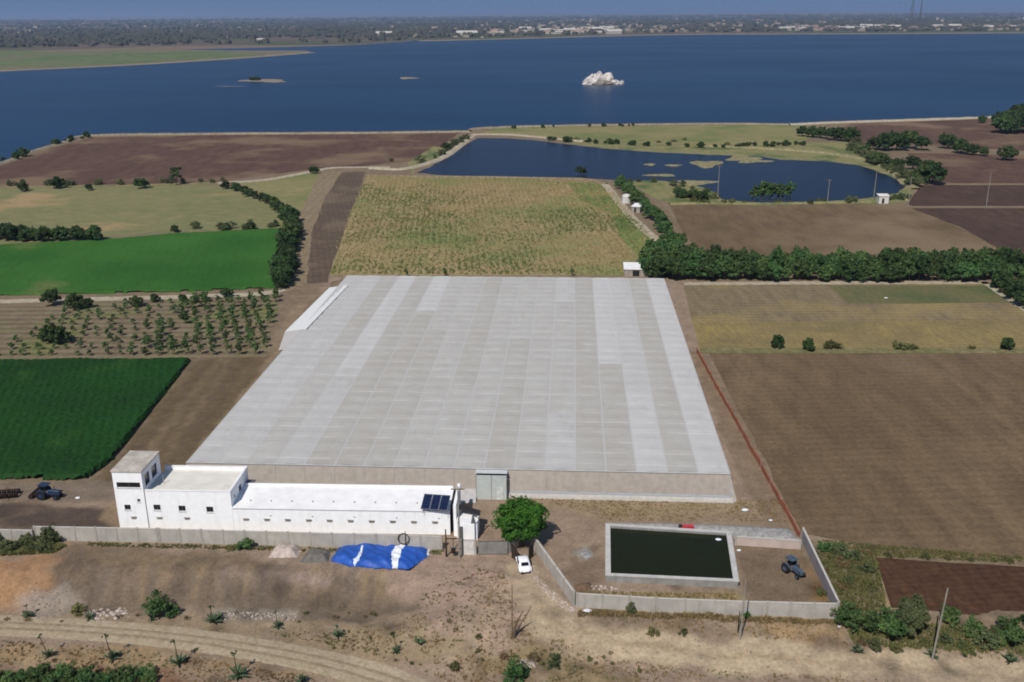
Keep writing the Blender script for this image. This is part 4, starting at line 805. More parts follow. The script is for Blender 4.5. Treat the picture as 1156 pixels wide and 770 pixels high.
for pl, n_, k_, s0 in (([(620, 159), (700, 163), (760, 165.5), (830, 166), (905, 164)], 46, 'hedge', .75), ([(980, 182), (1008, 193), (1024, 204), (1034, 212)], 16, 'olive', 1.9), ([(962, 166), (975, 178), (1000, 188)], 14, 'olive', 2.4), ([(905, 229.5), (975, 229), (1020, 224)], 12, 'olive', 1.3), ([(770, 222), (790, 226), (808, 227)], 12, 'hedge', .9), ([(462, 186), (486, 180), (505, 170), (525, 157)], 10, 'olive', 1.8), ([(700, 206), (745, 208), (780, 213)], 8, 'olive', 1.1), ([(560, 146), (640, 143.5), (720, 142.5)], 10, 'hedge', .6), ([(0, 210), (120, 208), (245, 205.5)], 22, 'olive', 1.2), ([(0, 184), (30, 174), (70, 162), (104, 154)], 12, 'hedge', .9), ([(200, 259), (260, 259), (322, 254)], 14, 'olive', 1.1)):
    ln = smooth_line(GP(pl), 2.0)
    for q in range(n_):
        p_ = random.choice(ln); plant(k_, 'bank_shrub', 'low shrub in the ragged growth along pond banks and field edges', 'shrub', p_ + Vector((random.uniform(-2, 2), random.uniform(-3, 3), 0)), s0 * random.uniform(.6, 1.3), group=gN, parts=FS)
# the near scrub
BUSH = [(57, 612, 'olive', 1.3, 'grey olive bush in front of the wall step on the left'), (277, 620, 'bush', 1.0, 'green bush at the foot of the long concrete wall'), (262, 620, 'scrub', .9, 'low green plant left of the bush at the long wall'), (180, 695, 'bush', 1.7, 'broad bright green bush above the curving dirt road'), (196, 694, 'bush', .9, 'small bush leaning on the broad green one'), (88, 692, 'scrub', 1.2, 'flat green scrub on the road verge below rubble'),
        (957, 706, 'bush', 1.6, 'green bush at the front corner of the grey side wall'), (978, 711, 'bush', 1.6, 'second green bush right of the wall corner'), (1005, 718, 'bush', 1.9, 'green bush in front of the grey tree'), (1071, 703, 'bush', 1.3, 'green bush right of the concrete pole'), (1098, 717, 'bush', 1.3, 'round green bush between the pole and the right edge'), (1138, 725, 'bush', 1.7, 'large green bush near the right edge'), (1124, 728, 'bush', 1.0, 'small bush left of the large one near right edge'),
        (1090, 735, 'scrub', 1.4, 'pale green scrub in front of the round bush'), (1158, 704, 'bush', .9, 'dark bush cut by the right edge'), (1110, 730, 'olive', 1.3, 'grey olive bush under the right hand bushes'), (582, 768, 'bush', 1.5, 'grey green bush at the bottom edge in the middle'), (513, 755, 'scrub', .9, 'dark green plant at lower centre left of the debris'), (930, 622, 'bush', .8, 'small upright bush just right of the grey side wall top'), (943, 622, 'bush', .75, 'twin upright bush near the side wall top'),
        (1012, 735, 'scrub', .9, 'flat green plant in front of the grey tree'), (602, 746, 'dry', 1.0, 'brown dry bush above the bottom centre'), (625, 752, 'olive', .8, 'grey shrub right of the dry bush'), (570, 742, 'dry', 1.1, 'brown dry brush left of the debris'), (738, 716, 'scrub', .9, 'weed clump below the front wall, left'), (772, 716, 'scrub', .7, 'dark weed clump below the front wall, middle'), (712, 690, 'olive', .7, 'thin grey shrub against the front wall'), (842, 697, 'bush', .5, 'small green plant at the foot of the front wall by the pole')]
for px, py, k, s_, lb in BUSH: plant(k, 'bush', lb, 'bush', G(px, py), s_, parts=FS)
plant('big', 'tree', 'large round grey green tree left of the concrete pole at lower right', 'tree', G(1026, 718), .62, .72).children[0].material_slots[0].link = 'OBJECT'
for o in C.objects:
    if o.get('label', '').startswith('large round grey green tree'): o.children[0].material_slots[0].material = L_OLV
gW = 'dark green bushes in the row at the bottom left corner'
for k in range(20): plant('bush', 'bush', 'dark green bush, %s from the left in the row at the bottom left corner' % ordn(k + 1), 'bush', G(-4 + k * 9.2 + random.uniform(-3, 3), random.uniform(764, 776)), random.uniform(.75, 1.2), group=gW, parts=FS)
for k in range(16): plant('olive', 'scrub_bush', 'grey olive scrub bush in front of the low wall at the left edge', 'bush', G(random.uniform(-5, 62), random.uniform(609, 624)), random.uniform(.5, .95), group='scrub before the left wall', parts=FS)
for k in range(44):
    px, py = random.choice([(random.uniform(912, 985), random.uniform(630, 695)), (random.uniform(955, 1156), random.uniform(705, 735)), (random.uniform(945, 990), random.uniform(620, 640))])
    plant(random.choice(['scrub', 'olive', 'dry']), 'scrub_bush', 'low scrub bush on the rough ground right of the side wall', 'bush', G(px, py), random.uniform(.4, .9), group='scrub right of the side wall', parts=FS)
for k in range(40):
    px, py = random.choice([(random.uniform(0, 470), random.uniform(692, 703)), (random.uniform(40, 470), random.uniform(730, 760)), (random.uniform(520, 780), random.uniform(730, 765)), (random.uniform(400, 560), random.uniform(700, 750))])
    plant(random.choice(['scrub', 'dry', 'scrub']), 'weed_clump', 'low weed clump on the tan ground near the dirt road', 'weed', G(px, py), random.uniform(.25, .55), group='weeds near the dirt road', parts=FS)
for k in range(9): plant('scrub', 'weed_clump', 'small weed, %s from the left on the verge between the two right hand fields' % ordn(k + 1), 'weed', G(950 + k * 24 + random.uniform(-6, 6), 626 + k * 1.1), random.uniform(.4, .8), group='weeds between right hand fields', parts=FS)
# orchard: rows of young trees
a00, a10, a01 = G(-40, 347, 0), G(318, 334, 0), G(-40, 409, 0); nrow, ncol = 11, 30
oc = GP([(-60, 347), (0, 348), (314, 335), (298, 401), (215, 403), (-60, 407)]); cnt = 0; ROWC = {}
for r_ in range(nrow):
    y_ = 197 + r_ * 4.4
    for c_ in range(34):
        x_ = -112 + c_ * 2.95 + (r_ % 2) * 1.2 + random.uniform(-.5, .5); yy = y_ + random.uniform(-.5, .5)
        if not bool(inside(oc, np.array([x_]), np.array([yy]))[0]): continue
        big = x_ > -74 + (y_ - 197) * .05; mid = -84 < x_ <= -74
        if not big and random.random() < .12: continue
        cnt += 1; kk_ = (r_, len(ROWC.setdefault(r_, []))); ROWC[r_].append(1)
        cm, tm = random.choice(TREE['orchard']); s_ = random.uniform(.85, 1.25) if big else (random.uniform(.4, .75) if mid else random.uniform(.26, .48))
        if big: plant('orchard', 'orchard_tree', 'well grown orchard tree, %s from the left in the %s orchard row from the front' % (ordn(kk_[1] + 1), ordn(r_ + 1)), 'tree', (x_, yy, .02), s_ * .8, group='grown trees of the orchard')
        else:
            o = bpy.data.objects.new('orchard_sapling', TREE['orchard'][cnt % 3][0]); C.objects.link(o); o.location = (x_, yy, -.02); o.scale = (s_ * 1.9, s_ * 1.9, s_ * 1.3); o.rotation_euler[2] = random.uniform(0, 6)
            tag(o, 'small young orchard tree, %s from the left in the %s orchard row from the front' % (ordn(kk_[1] + 1), ordn(r_ + 1)), 'tree', 'young trees of the orchard')
# agaves with flower stalks
def agave(px, py, s_, lb, stalk=3.0, lean=(0, 0)):
    root = thing('agave', lb, 'plant', G(px, py), random.uniform(0, 6)); root.scale = (s_,) * 3
    for k in range(16):
        a = 2 * math.pi * k / 16 * 2.4; e = random.uniform(.35, 1.25); l_ = random.uniform(1.1, 1.6); rings = []
        for q in (0, .35, .7, 1):
            r_ = l_ * q * math.cos(e); z = .1 + l_ * q * math.sin(e) - q * q * .25; wd = .15 * (1 - q) ** .6 * (1 + q) + .004; ca_, sa_ = math.cos(a), math.sin(a)
            rings.append([(r_ * ca_ - sa_ * wd, r_ * sa_ + ca_ * wd, z + .04), (r_ * ca_, r_ * sa_, z - .03), (r_ * ca_ + sa_ * wd, r_ * sa_ - ca_ * wd, z + .04), (r_ * ca_, r_ * sa_, z + .01)])
        MB().loft(rings).build('leaf', L_BLU, root)
    if stalk:
        top = Vector((lean[0], lean[1], stalk)); root.rotation_euler[2] = 0
        MB().tube([(0, 0, 0), top * .5, top], [.09, .06, .04], 6).build('flower_stalk', M_BARK, root)
        me = crown_mesh('x', int(px), .38, .3, stalk, 8, 24, .09, L_OLV); o = bpy.data.objects.new('flower_head', me); C.objects.link(o); o.parent = root; o.location = (top.x, top.y, 0)
for px, py, s_, st, ln, lb in ((32, 697, .8, 2.2, (0, 0), 'agave above the dirt road, leftmost of that side'), (101, 699, .8, 2.4, (-.1, 0), 'agave beside flat scrub above the road'), (171, 699, .8, 1.6, (0, 0), 'agave in front of the broad green bush'), (240, 703, 1.0, 2.3, (0, 0), 'agave cluster right of the broad green bush above the road'), (247, 700, .8, 0, (0, 0), 'agave rosette touching the cluster right of the green bush'), (314, 708, .8, 2.8, (-.2, 0), 'agave with dark stalk in front of the pale road edge'),
                            (381, 719, .8, 2.0, (0, 0), 'slim agave at the foot of the dark slope right part'), (447, 737, .75, 3.0, (-.1, 0), 'agave with long stalk right of the road bend'), (474, 728, .7, 1.5, (-.5, 0), 'leaning agave farthest right above the road'), (55, 742, .9, 3.4, (-.7, 0), 'agave below the road with stalk leaning left, leftmost'), (127, 745, 1.0, 3.4, (-.4, 0), 'agave below the road with thick stalk'), (202, 750, 1.0, 3.2, (-.2, 0), 'agave below the road with tufted stalk'),
                            (268, 764, 1.1, 3.0, (-.1, 0), 'agave below the road near its bend'), (340, 772, .9, 1.2, (0, 0), 'agave cut by the bottom edge, right of the bend'), (968, 737, .8, 1.2, (0, 0), 'agave on the tan verge at the lower right'), (1140, 748, .9, 1.2, (0, 0), 'agave at the lower right corner'), (1052, 741, .8, .8, (0, 0), 'agave at the foot of the tall concrete pole')):
    agave(px, py, s_, lb, st, ln)

# ------------------------------------------------------------ ground clutter
M_DG = leaf_mat('dry grass', '8c7a4e', '9c8a5c'); M_OG = leaf_mat('olive weeds', '6a6c45', '82804f'); M_BG = leaf_mat('brown weeds', '6f6048', '85734f')
ZONE = GP([(-40, 690), (60, 690), (440, 690), (520, 640), (560, 640), (620, 700), (650, 692), (945, 702), (1200, 735), (1250, 800), (-60, 800)])
xs_, ys_ = sample_poly(ZONE, 16000); nz_ = fbm(xs_, ys_, .16, 4); roadd = pdist([G(*q) for q in ((-90, 703), (0, 706), (100, 711), (200, 720), (290, 733), (370, 749), (430, 766), (500, 795))], xs_, ys_, False)
trk = pdist([G(*q) for q in ((592, 645), (598, 668), (622, 698), (690, 722), (800, 737), (950, 747), (1156, 765), (1300, 775))], xs_, ys_, False)
ok = (roadd > 3) & (trk > 2.6); hz = height(xs_, ys_)
def put(name, sel, h, wd, nb, mat, lb, cat='grass'): tufts(name, xs_[sel], ys_[sel], hz[sel], np.full(sel.sum(), h), wd, nb, mat, lb, cat)
put('dry_grass', ok & (nz_ > .52) & (RNG.random(16000) < .6), .2, .13, 5, M_DG, 'dry yellow grass scattered over the rough foreground')
put('weeds', ok & (nz_ < .44) & (RNG.random(16000) < .4), .22, .14, 5, M_OG, 'olive weeds scattered over the rough foreground', 'weeds')
put('brush', ok & (fbm(xs_ + 90, ys_, .2, 4) > .64) & (RNG.random(16000) < .5), .22, .14, 5, M_BG, 'brown dry brush scattered over the rough foreground', 'weeds')
for px, n_, h_, mt_, lb in (([(0, 612), (75, 616), (60, 625), (0, 628)], 900, .5, M_OG, 'olive weeds along the foot of the left wall'), ([(912, 622), (990, 628), (1000, 690), (948, 695)], 1700, .35, M_OG, 'rank weeds on the rough ground right of the side wall'),
                            ([(100, 613), (500, 622), (500, 626), (100, 617)], 500, .3, M_OG, 'weeds along the foot of the long wall'), ([(652, 690), (944, 702), (944, 707), (652, 696)], 900, .35, M_BG, 'brown weeds along the foot of the front wall'),
                            ([(950, 700), (1200, 715), (1200, 742), (965, 728)], 1800, .4, M_OG, 'weeds under the bushes at the lower right'), ([(600, 562), (880, 563), (890, 590), (690, 588)], 900, .15, M_DG, 'sparse dry grass between greenhouse and gravel bank'), ([(925, 610), (1156, 630), (1156, 636), (985, 628)], 900, .3, M_OG, 'weeds on the verge between the right hand fields'),
                            ([(655, 668), (828, 670), (835, 680), (655, 678)], 400, .2, M_DG, 'dry grass between the tank and front wall'), ([(0, 760), (170, 764), (170, 790), (-10, 790)], 2500, .5, M_OG, 'weeds between the bushes at bottom left')):
    w_ = [G(*q) for q in px]; a_, b_ = sample_poly(w_, n_); tufts('weeds', a_, b_, height(a_, b_), np.full(n_, h_), .16, 5, mt_, lb, 'weeds')
def rocks(name, px, n, r0, r1, mat, lb, label_cat='rubble'):
    w_ = [G(*q) for q in px]; a_, b_ = sample_poly(w_, n); V = []; F_ = []; hh = height(a_, b_)
    ico = [Vector(v_) for v_ in ((0, 0, 1), (.89, 0, .45), (.28, .85, .45), (-.72, .53, .45), (-.72, -.53, .45), (.28, -.85, .45), (.72, .53, -.45), (-.28, .85, -.45), (-.89, 0, -.45), (-.28, -.85, -.45), (.72, -.53, -.45), (0, 0, -1))]
    fi = [(0, 1, 2), (0, 2, 3), (0, 3, 4), (0, 4, 5), (0, 5, 1), (1, 6, 2), (2, 7, 3), (3, 8, 4), (4, 9, 5), (5, 10, 1), (6, 7, 2), (7, 8, 3), (8, 9, 4), (9, 10, 5), (10, 6, 1), (6, 11, 7), (7, 11, 8), (8, 11, 9), (9, 11, 10), (10, 11, 6)]
    for x, y, z in zip(a_, b_, hh):
        r_ = random.uniform(r0, r1) * random.choice([.5, .7, 1]); k = len(V); V += [(x + v_.x * r_ * random.uniform(.7, 1.2), y + v_.y * r_ * random.uniform(.7, 1.2), z + v_.z * r_ * random.uniform(.4, .8)) for v_ in ico]; F_ += [tuple(k + i for i in f_) for f_ in fi]
    return tag(mesh_obj(name, V, F_, mat), lb, label_cat, kind='stuff')
M_RUB = plain('pale rubble', 'b3a59b', .95, 0, .15, 2, .1); M_RUBD = plain('dark gravel', '6c6862', .95, 0, .15, 2, .1); M_STONE = plain('field stone', '8e8474', .95, 0, .2, 2, .1)
rocks('stones', [(-20, 680), (560, 690), (900, 705), (1156, 745), (1156, 780), (-20, 780)], 1300, .06, .2, M_STONE, 'small stones scattered over the foreground dirt', 'stones')
rocks('stones', [(30, 655), (75, 665), (95, 695), (40, 700)], 160, .08, .22, plain('grey rubble', '8d8173', .95, 0, .15, 2), 'grey rubble spilled down the slope at the left', 'stones')
rocks('stones', [(595, 640), (620, 665), (655, 692), (640, 690), (610, 665)], 160, .1, .28, M_RUB, 'pale stones along the outer foot of the slanting wall', 'stones')
rocks('stones', [(668, 660), (700, 664), (700, 668), (668, 666)], 30, .12, .3, M_RUB, 'white lumps at the front left foot of the tank', 'stones')
rocks('stones', [(240, 692), (335, 692), (335, 700), (240, 700)], 200, .08, .2, M_RUB, 'pale debris along the foot of the dark slope', 'stones')
rocks('stones', [(100, 690), (140, 685), (150, 697), (100, 700)], 60, .15, .45, M_RUB, 'pale boulders on the road verge at the left', 'stones')
rocks('stones', [(588, 745), (606, 746), (606, 754), (588, 752)], 60, .12, .3, M_RUB, 'pink white debris near the bottom centre', 'stones')
def mound(name, px, h, mat, lb, cat, lump=.35, step=.25, kind='stuff', seed=0, flat=1.2):
    w_ = [G(*q) for q in px]; X, Y = np.meshgrid(np.arange(min(q.x for q in w_) - 1, max(q.x for q in w_) + 1, step), np.arange(min(q.y for q in w_) - 1, max(q.y for q in w_) + 1, step))
    ins_ = inside(w_, X, Y); dd = pdist(w_, X, Y); Z = height(X, Y) - .05 + h * ss(dd / flat) * (.6 + lump * (fbm(X + seed, Y, 1.1, 4) - .5) * 2 + .4) * ins_
    id_ = -np.ones(X.shape, int); id_[ins_] = np.arange(ins_.sum()); q = np.stack([id_[:-1, :-1], id_[:-1, 1:], id_[1:, 1:], id_[1:, :-1]], -1).reshape(-1, 4); q = q[(q >= 0).all(1)]
    return tag(mesh_obj(name, np.stack([X[ins_], Y[ins_], Z[ins_]], -1), q, mat, smooth=True), lb, cat, kind=kind)
mound('rubble_heap', [(301, 630), (308, 618), (316, 614), (342, 617), (336, 631)], 1.0, M_RUB, 'pale pink rubble heap before the wall, left of the dark gravel', 'heap')
rocks('rubble_heap_stones', [(303, 629), (316, 617), (341, 619), (335, 630)], 160, .1, .25, M_RUB, 'loose pale lumps lying on the rubble heap', 'stones')
mound('gravel_heap', [(336, 636), (348, 619), (376, 620), (372, 636)], .8, M_RUBD, 'dark grey gravel heap between pale rubble and blue tarpaulin', 'heap', seed=20)
mound('brush_heap', [(645, 660), (668, 655), (672, 666), (650, 670)], .5, plain('brush brown', '6b5745', .95, 0, .2, 2), 'brown brush heap between the slanting wall and tank', 'heap', seed=5)
mound('stone_heap', [(652, 624), (664, 619), (673, 627), (662, 634)], .35, M_GRAV, 'grey gravel heap left of the tank', 'heap', seed=9)
# blue tarpaulin with white parts, draped on a heap
w_ = [G(*q) for q in ((372, 634), (384, 616), (420, 613), (487, 618), (485, 628), (462, 646), (420, 643), (392, 641))]
X, Y = np.meshgrid(np.arange(min(q.x for q in w_) - .5, max(q.x for q in w_) + .5, .14), np.arange(min(q.y for q in w_) - .5, max(q.y for q in w_) + .5, .14))
ins_ = inside(w_, X, Y); dd = pdist(w_, X, Y); Z = .10 + .75 * ss(dd / 1.3) * (.75 + .9 * (fbm(X, Y, .5, 3) - .4)) + .14 * (fbm(X + 3, Y, 2.5, 3) - .5) * (dd > .2) + .10 * np.abs(np.sin((X * .8 + Y) * 2.2 + 3 * fbm(X, Y, .4, 2))) ** 3
id_ = -np.ones(X.shape, int); id_[ins_] = np.arange(ins_.sum()); q = np.stack([id_[:-1, :-1], id_[:-1, 1:], id_[1:, 1:], id_[1:, :-1]], -1).reshape(-1, 4); q = q[(q >= 0).all(1)]
M_TARP = plain('blue tarpaulin', '2352a6', .5, 0, .12, .9, .4); M_TARPW = plain('white sheet', 'd9dde2', .5, 0, .05, 1, .4)
tp0 = w_[0]; tarp = thing('tarpaulin', 'crumpled bright blue tarpaulin spread over a heap before the long wall', 'tarpaulin', tp0)
P3 = np.stack([X[ins_] - tp0.x, Y[ins_] - tp0.y, Z[ins_]], -1); mesh_obj('blue_sheet', P3, q, M_TARP, tarp, True)
def patch(px, nm):
    pw = [G(*k) for k in px]; c_ = P3[q].mean(1); k_ = inside(pw, c_[:, 0] + tp0.x - .0, c_[:, 1] + tp0.y); qq = q[k_]; u_, inv = np.unique(qq, return_inverse=True)
    mesh_obj(nm, P3[u_] + [0, 0, .03], inv.reshape(-1, 4), M_TARPW, tarp, True)
patch([(400, 640), (399, 635), (404, 632), (409, 621), (411, 622), (406, 634)], 'white_patch'); patch([(443, 643), (442, 628), (447, 622), (460, 619), (453, 626), (449, 643)], 'white_patch'); patch([(421, 613), (426, 613), (426, 618), (421, 618)], 'white_patch'); patch([(483, 619), (488, 619), (486, 628), (482, 628)], 'white_patch')
hp = thing('hoop', 'black hoop leaning on the concrete wall behind the blue tarpaulin', 'hoop', G(456, 622))
MB().tube([(.75 * math.cos(a), .25 + .12 * math.sin(a), 1.75 + .75 * math.sin(a)) for a in np.linspace(0, 2 * math.pi, 25)], .07, 6, False).build('ring', M_DARK, hp); MB().tube([(.25, .3, 0), (.25, .3, 2.9)], .05, 6).build('stake', M_DARK, hp)

# ------------------------------------------------------------ vehicles
M_CARW = plain('white car paint', 'e6e7ea', .3, 0, .02, 2, .5); M_TYRE = plain('tyre rubber', '1b1a19', .85); M_RIM = plain('wheel rim', '8f9194', .4, .6); M_LAMPR = plain('red lamp glass', '7a1414', .3); M_LAMPW = plain('clear lamp glass', 'd5d5d0', .2)
car = thing('car', 'small white rounded car parked at the gateway beside the large tree', 'car', G(591, 640), R(95 + 0))
def ring(x, prof, n=14):      # prof: half width, z low, z shoulder, z top, top half width
    w2, zl, zs, zt, wt = prof; pts = [(-w2 * .92, zl), (-w2, (zl + zs) / 2), (-w2 * .97, zs), (-(w2 + wt) / 2, (zs * .35 + zt * .65)), (-wt, zt - .03), (-wt * .5, zt), (wt * .5, zt), (wt, zt - .03), ((w2 + wt) / 2, zs * .35 + zt * .65), (w2 * .97, zs), (w2, (zl + zs) / 2), (w2 * .92, zl)]
    return [(x, a, b) for a, b in pts]
st = [(-2.02, (.55, .35, .5, .58, .4)), (-1.9, (.72, .25, .6, .75, .5)), (-1.4, (.80, .22, .78, .95, .6)), (-.9, (.82, .22, .85, 1.25, .6)), (-.35, (.82, .22, .86, 1.46, .58)), (.35, (.82, .22, .86, 1.47, .58)), (.75, (.82, .22, .86, 1.28, .60)), (1.1, (.80, .22, .82, .92, .62)), (1.6, (.76, .24, .72, .80, .55)), (1.92, (.62, .3, .55, .62, .42)), (2.0, (.5, .36, .48, .54, .36))]
body = MB().loft([ring(x, p_) for x, p_ in st]).build('body', M_CARW, car, True); body.data.polygons.foreach_set('use_smooth', [True] * len(body.data.polygons))
MB().loft([[(.80, -.50, 1.27), (.80, .50, 1.27), (1.11, .58, .95), (1.11, -.58, .95)], [(.83, -.50, 1.30), (.83, .50, 1.30), (1.14, .58, .98), (1.14, -.58, .98)]]).build('windscreen', M_GLASS, car)
MB().loft([[(-.93, -.46, 1.27), (-.93, .46, 1.27), (-1.36, .5, 1.0), (-1.36, -.5, 1.0)], [(-.96, -.46, 1.30), (-.96, .46, 1.30), (-1.39, .5, 1.03), (-1.39, -.5, 1.03)]]).build('rear_window', M_GLASS, car)
for s_ in (-1, 1):
    for x0_, x1_ in ((-.75, -.06), (.0, .7)): MB().add([(x0_, s_ * .80, .92), (x1_, s_ * .80, .92), (x1_ - .12, s_ * .69, 1.27), (x0_ + .05, s_ * .69, 1.27), (x0_, s_ * .83, .92), (x1_, s_ * .83, .92), (x1_ - .12, s_ * .72, 1.28), (x0_ + .05, s_ * .72, 1.28)], [(4, 5, 6, 7), (0, 3, 2, 1), (0, 1, 5, 4), (2, 3, 7, 6), (0, 4, 7, 3), (1, 2, 6, 5)]).build('side_window', M_GLASS, car)
    for x in (-1.25, 1.25):
        wh = MB().disc_y((x, s_ * .74, .31), .31, .2).build('wheel', M_TYRE, car); MB().disc_y((x, s_ * .85, .31), .18, .02).build('rim', M_RIM, wh)
        MB().tube([(x + .46 * math.cos(a), s_ * .78, .33 + .40 * math.sin(a)) for a in np.linspace(.1, math.pi - .1, 9)], .09, 6).build('fender', M_CARW, car)
    MB().tube([(1.93, s_ * .45, .62), (2.0, s_ * .45, .62)], [.11, .09], 10).build('headlight', M_LAMPW, car); MB().box(-2.03, -1.97, s_ * .5 - .07, s_ * .5 + .07, .5, .62).build('tail_light', M_LAMPR, car)
for x in (-2.08, 2.02): MB().box(x, x + .08, -.72, .72, .32, .46).build('bumper', M_DARK, car)
car.rotation_euler[2] = R(98)
M_BLUE = plain('blue tractor paint', '3d5f8f', .5, .1, .15, 2, .4); M_GREY = plain('worn grey paint', '6f7376', .6, .1, .15, 2, .3); M_RUSTD = plain('rusty dark steel', '3c2f2a', .8, .2, .25, 2, .2)
def tractor(loc, rz, label, cabc, s_=1.0):
    t_ = thing('tractor', label, 'tractor', loc, rz); t_.scale = (s_,) * 3
    MB().loft([[(x, -w2, .75), (x, w2, .75), (x, w2, zt - .1), (x, w2 * .7, zt), (x, -w2 * .7, zt), (x, -w2, zt - .1)] for x, w2, zt in ((-.1, .36, 1.5), (.9, .36, 1.5), (1.7, .32, 1.42), (1.85, .26, 1.3))]).build('bonnet', cabc, t_)
    MB().box(-1.2, -.1, -.4, .4, .6, 1.1).build('chassis', M_GREY, t_); MB().box(-.1, 1.6, -.22, .22, .45, .74).build('engine_block', M_RUSTD, t_)
    MB().box(-1.2, -.7, -.28, .28, 1.15, 1.3).box(-1.3, -1.2, -.28, .28, 1.15, 1.75).build('seat', M_DARK, t_)
    MB().tube([(-.1, 0, 1.3), (-.42, 0, 1.75)], .03, 6).tube([(-.42 + .04 * math.cos(a), .22 * math.cos(a), 1.75 + .22 * math.sin(a) * .6) for a in np.linspace(0, 6.28, 13)], .025, 5, False).build('steering_wheel', M_DARK, t_)
    for sy in (-1, 1):
        w1 = MB().disc_y((-.95, sy * .85, .78), .78, .42, 24).build('rear_wheel', M_TYRE, t_); MB().disc_y((-.95, sy * 1.07, .78), .42, .03).build('rim', cabc, w1)
        w2_ = MB().disc_y((1.35, sy * .68, .42), .42, .26).build('front_wheel', M_TYRE, t_); MB().disc_y((1.35, sy * .82, .42), .22, .02).build('rim', cabc, w2_)
        MB().tube([(-.95 + .86 * math.cos(a), sy * .85, .78 + .86 * math.sin(a)) for a in np.linspace(.5, 2.6, 8)], .14, 4).build('mudguard', cabc, t_)
        for x in (-1.35, -.2): MB().tube([(x, sy * .55, 1.1), (x * 1.0, sy * .55, 2.35)], .035, 6).build('canopy_post', M_RUSTD, t_)
    MB().box(-1.55, .05, -.7, .7, 2.36, 2.42).build('canopy', cabc, t_); MB().tube([(.9, .1, 1.45), (.9, .1, 2.2)], .05, 6).build('exhaust', M_RUSTD, t_)
    return t_
tractor(G(896, 648), R(-62), 'worn grey and blue tractor parked in the bare yard right of the tank', plain('faded blue paint', '4c5a6b', .7, .1, .25, 2), .85)
tractor(G(57, 562), R(-8), 'dark blue tractor standing on the earth track before the dark green crop', plain('dark blue paint', '2b3a56', .5, .1, .15, 2), .95)
# seed drill / disc harrows behind tractors
def harrow(loc, rz, label):
    t_ = thing('disc_harrow', label, 'farm implement', loc, rz)
    MB().box(-1.4, 1.4, -.75, -.62, .7, .82).box(-1.4, 1.4, .62, .75, .7, .82).box(-1.4, -1.25, -.61, .61, .7, .8).box(1.25, 1.4, -.61, .61, .7, .8).box(-.1, .1, -.61, .61, .7, .8).build('frame', M_RUSTD, t_)
    for y in (-.68, .68):
        MB().tube([(-1.5, y, .38), (1.5, y, .38)], .04, 6).build('axle', M_RUSTD, t_)
        for k in range(9):
            x = -1.4 + k * .35; MB().tube([(x, y, .38), (x + .06, y, .38)], [.38, .34], 14).build('disc', M_RUSTD, t_)
    MB().tube([(0, -.6, .76), (0, -2.0, .6)], .06, 6).build('drawbar', M_RUSTD, t_); MB().tube([(-.6, -.6, .8), (0, 0, 1.5), (.6, -.6, .8)], .05, 6).build('hitch', M_RUSTD, t_)
harrow(G(10, 560), R(10), 'dark rusty disc harrow on the earth track at the left edge'); harrow(G(45, 559), R(85), 'rusty disc harrow hitched behind the dark blue tractor')

# ------------------------------------------------------------ poles
M_POLE = plain('pole concrete', '8d877c', .85, 0, .1, 1, .2); M_WOODP = plain('weathered wood', '6b5b48', .9, 0, .15, 2, .1)
def pole(px, py, h, r, label, mat=None, arm=True, lean=(0, 0), z=None, group=None, tr=False):
    t_ = thing('utility_pole', label, 'pole', G(px, py, z), 0, group); top = Vector((lean[0], lean[1], h))
    MB().tube([(0, 0, -.3), top], [r, r * .6], 10).build('pole_shaft', mat or M_POLE, t_)
    if arm:
        a_ = top * .96; MB().box(a_.x - .9, a_.x + .9, a_.y - .06, a_.y + .06, a_.z, a_.z + .12).build('crossarm', M_WOODP, t_)
        for x in (-.8, 0, .8): MB().tube([(a_.x + x, a_.y, a_.z + .12), (a_.x + x, a_.y, a_.z + .32)], [.05, .03], 6).build('insulator', M_SILL, t_)
    return t_
pole(1052, 745, 9.6, .13, 'tall pale concrete pole leaning slightly right at lower right among bushes', arm=False, lean=(.5, 0))
pole(835.5, 722, 8.2, .11, 'thin pale pole standing before the front wall of the tank yard', arm=False, lean=(.1, 0)); pole(833, 714, 3.0, .08, 'short dark post beside the thin pale pole', M_DARK, False)
pole(578.5, 720, 7.4, .07, 'thin dark pole on the tan ground below the white car', M_WOODP, False)
bp = thing('bent_post', 'short dark bent wooden post beside the thin dark pole', 'post', G(580, 720)); MB().tube([(0, 0, -.2), (.15, 0, 1.6), (.5, .1, 2.4), (1.1, .1, 3.6)], [.16, .14, .12, .06], 7).build('post_shaft', M_WOODP, bp); MB().tube([(.15, 0, 1.5), (.7, -.2, 1.9)], [.08, .03], 6).build('stub', M_WOODP, bp)
pole(519, 630, 10.8, .16, 'tall slim concrete power pole at the right end of the white building', M_POLE, True)
pole(504, 628.5, 4.2, .14, 'short concrete post left of the tall power pole', M_RUSTD, False)
tf = thing('transformer', 'dark transformer box slung between the tall power pole and short post', 'transformer', G(512, 629)); MB().tube([(0, 0, .7), (0, 0, 1.5)], [.32, .32], 12).build('tank', M_RUSTD, tf); MB().box(-1.05, .95, -.06, .06, 2.8, 2.92).build('beam', M_RUSTD, tf); MB().tube([(0, 0, 1.5), (0, 0, 2.8)], .04, 6).build('hanger', M_RUSTD, tf)
for x in (-.15, .15): MB().tube([(x, 0, 1.5), (x, 0, 1.75)], [.06, .03], 6).build('bushing', M_SILL, tf)
for k, (px, py, h_) in enumerate(((810, 224, 13), (986, 227, 12), (1025, 233, 11), (1113, 234, 13), (1013, 340, 0), (934, 229, 9))):
    if h_: pole(px, py, h_, .16, ('pale power pole at the left end of the near pond shore', 'pale power pole left of the white pump hut', 'pale power pole between pump hut and dark fields', 'pale power pole in the dark field at right', '', 'short pale pole on the near pond shore, mid length')[k], z=0)
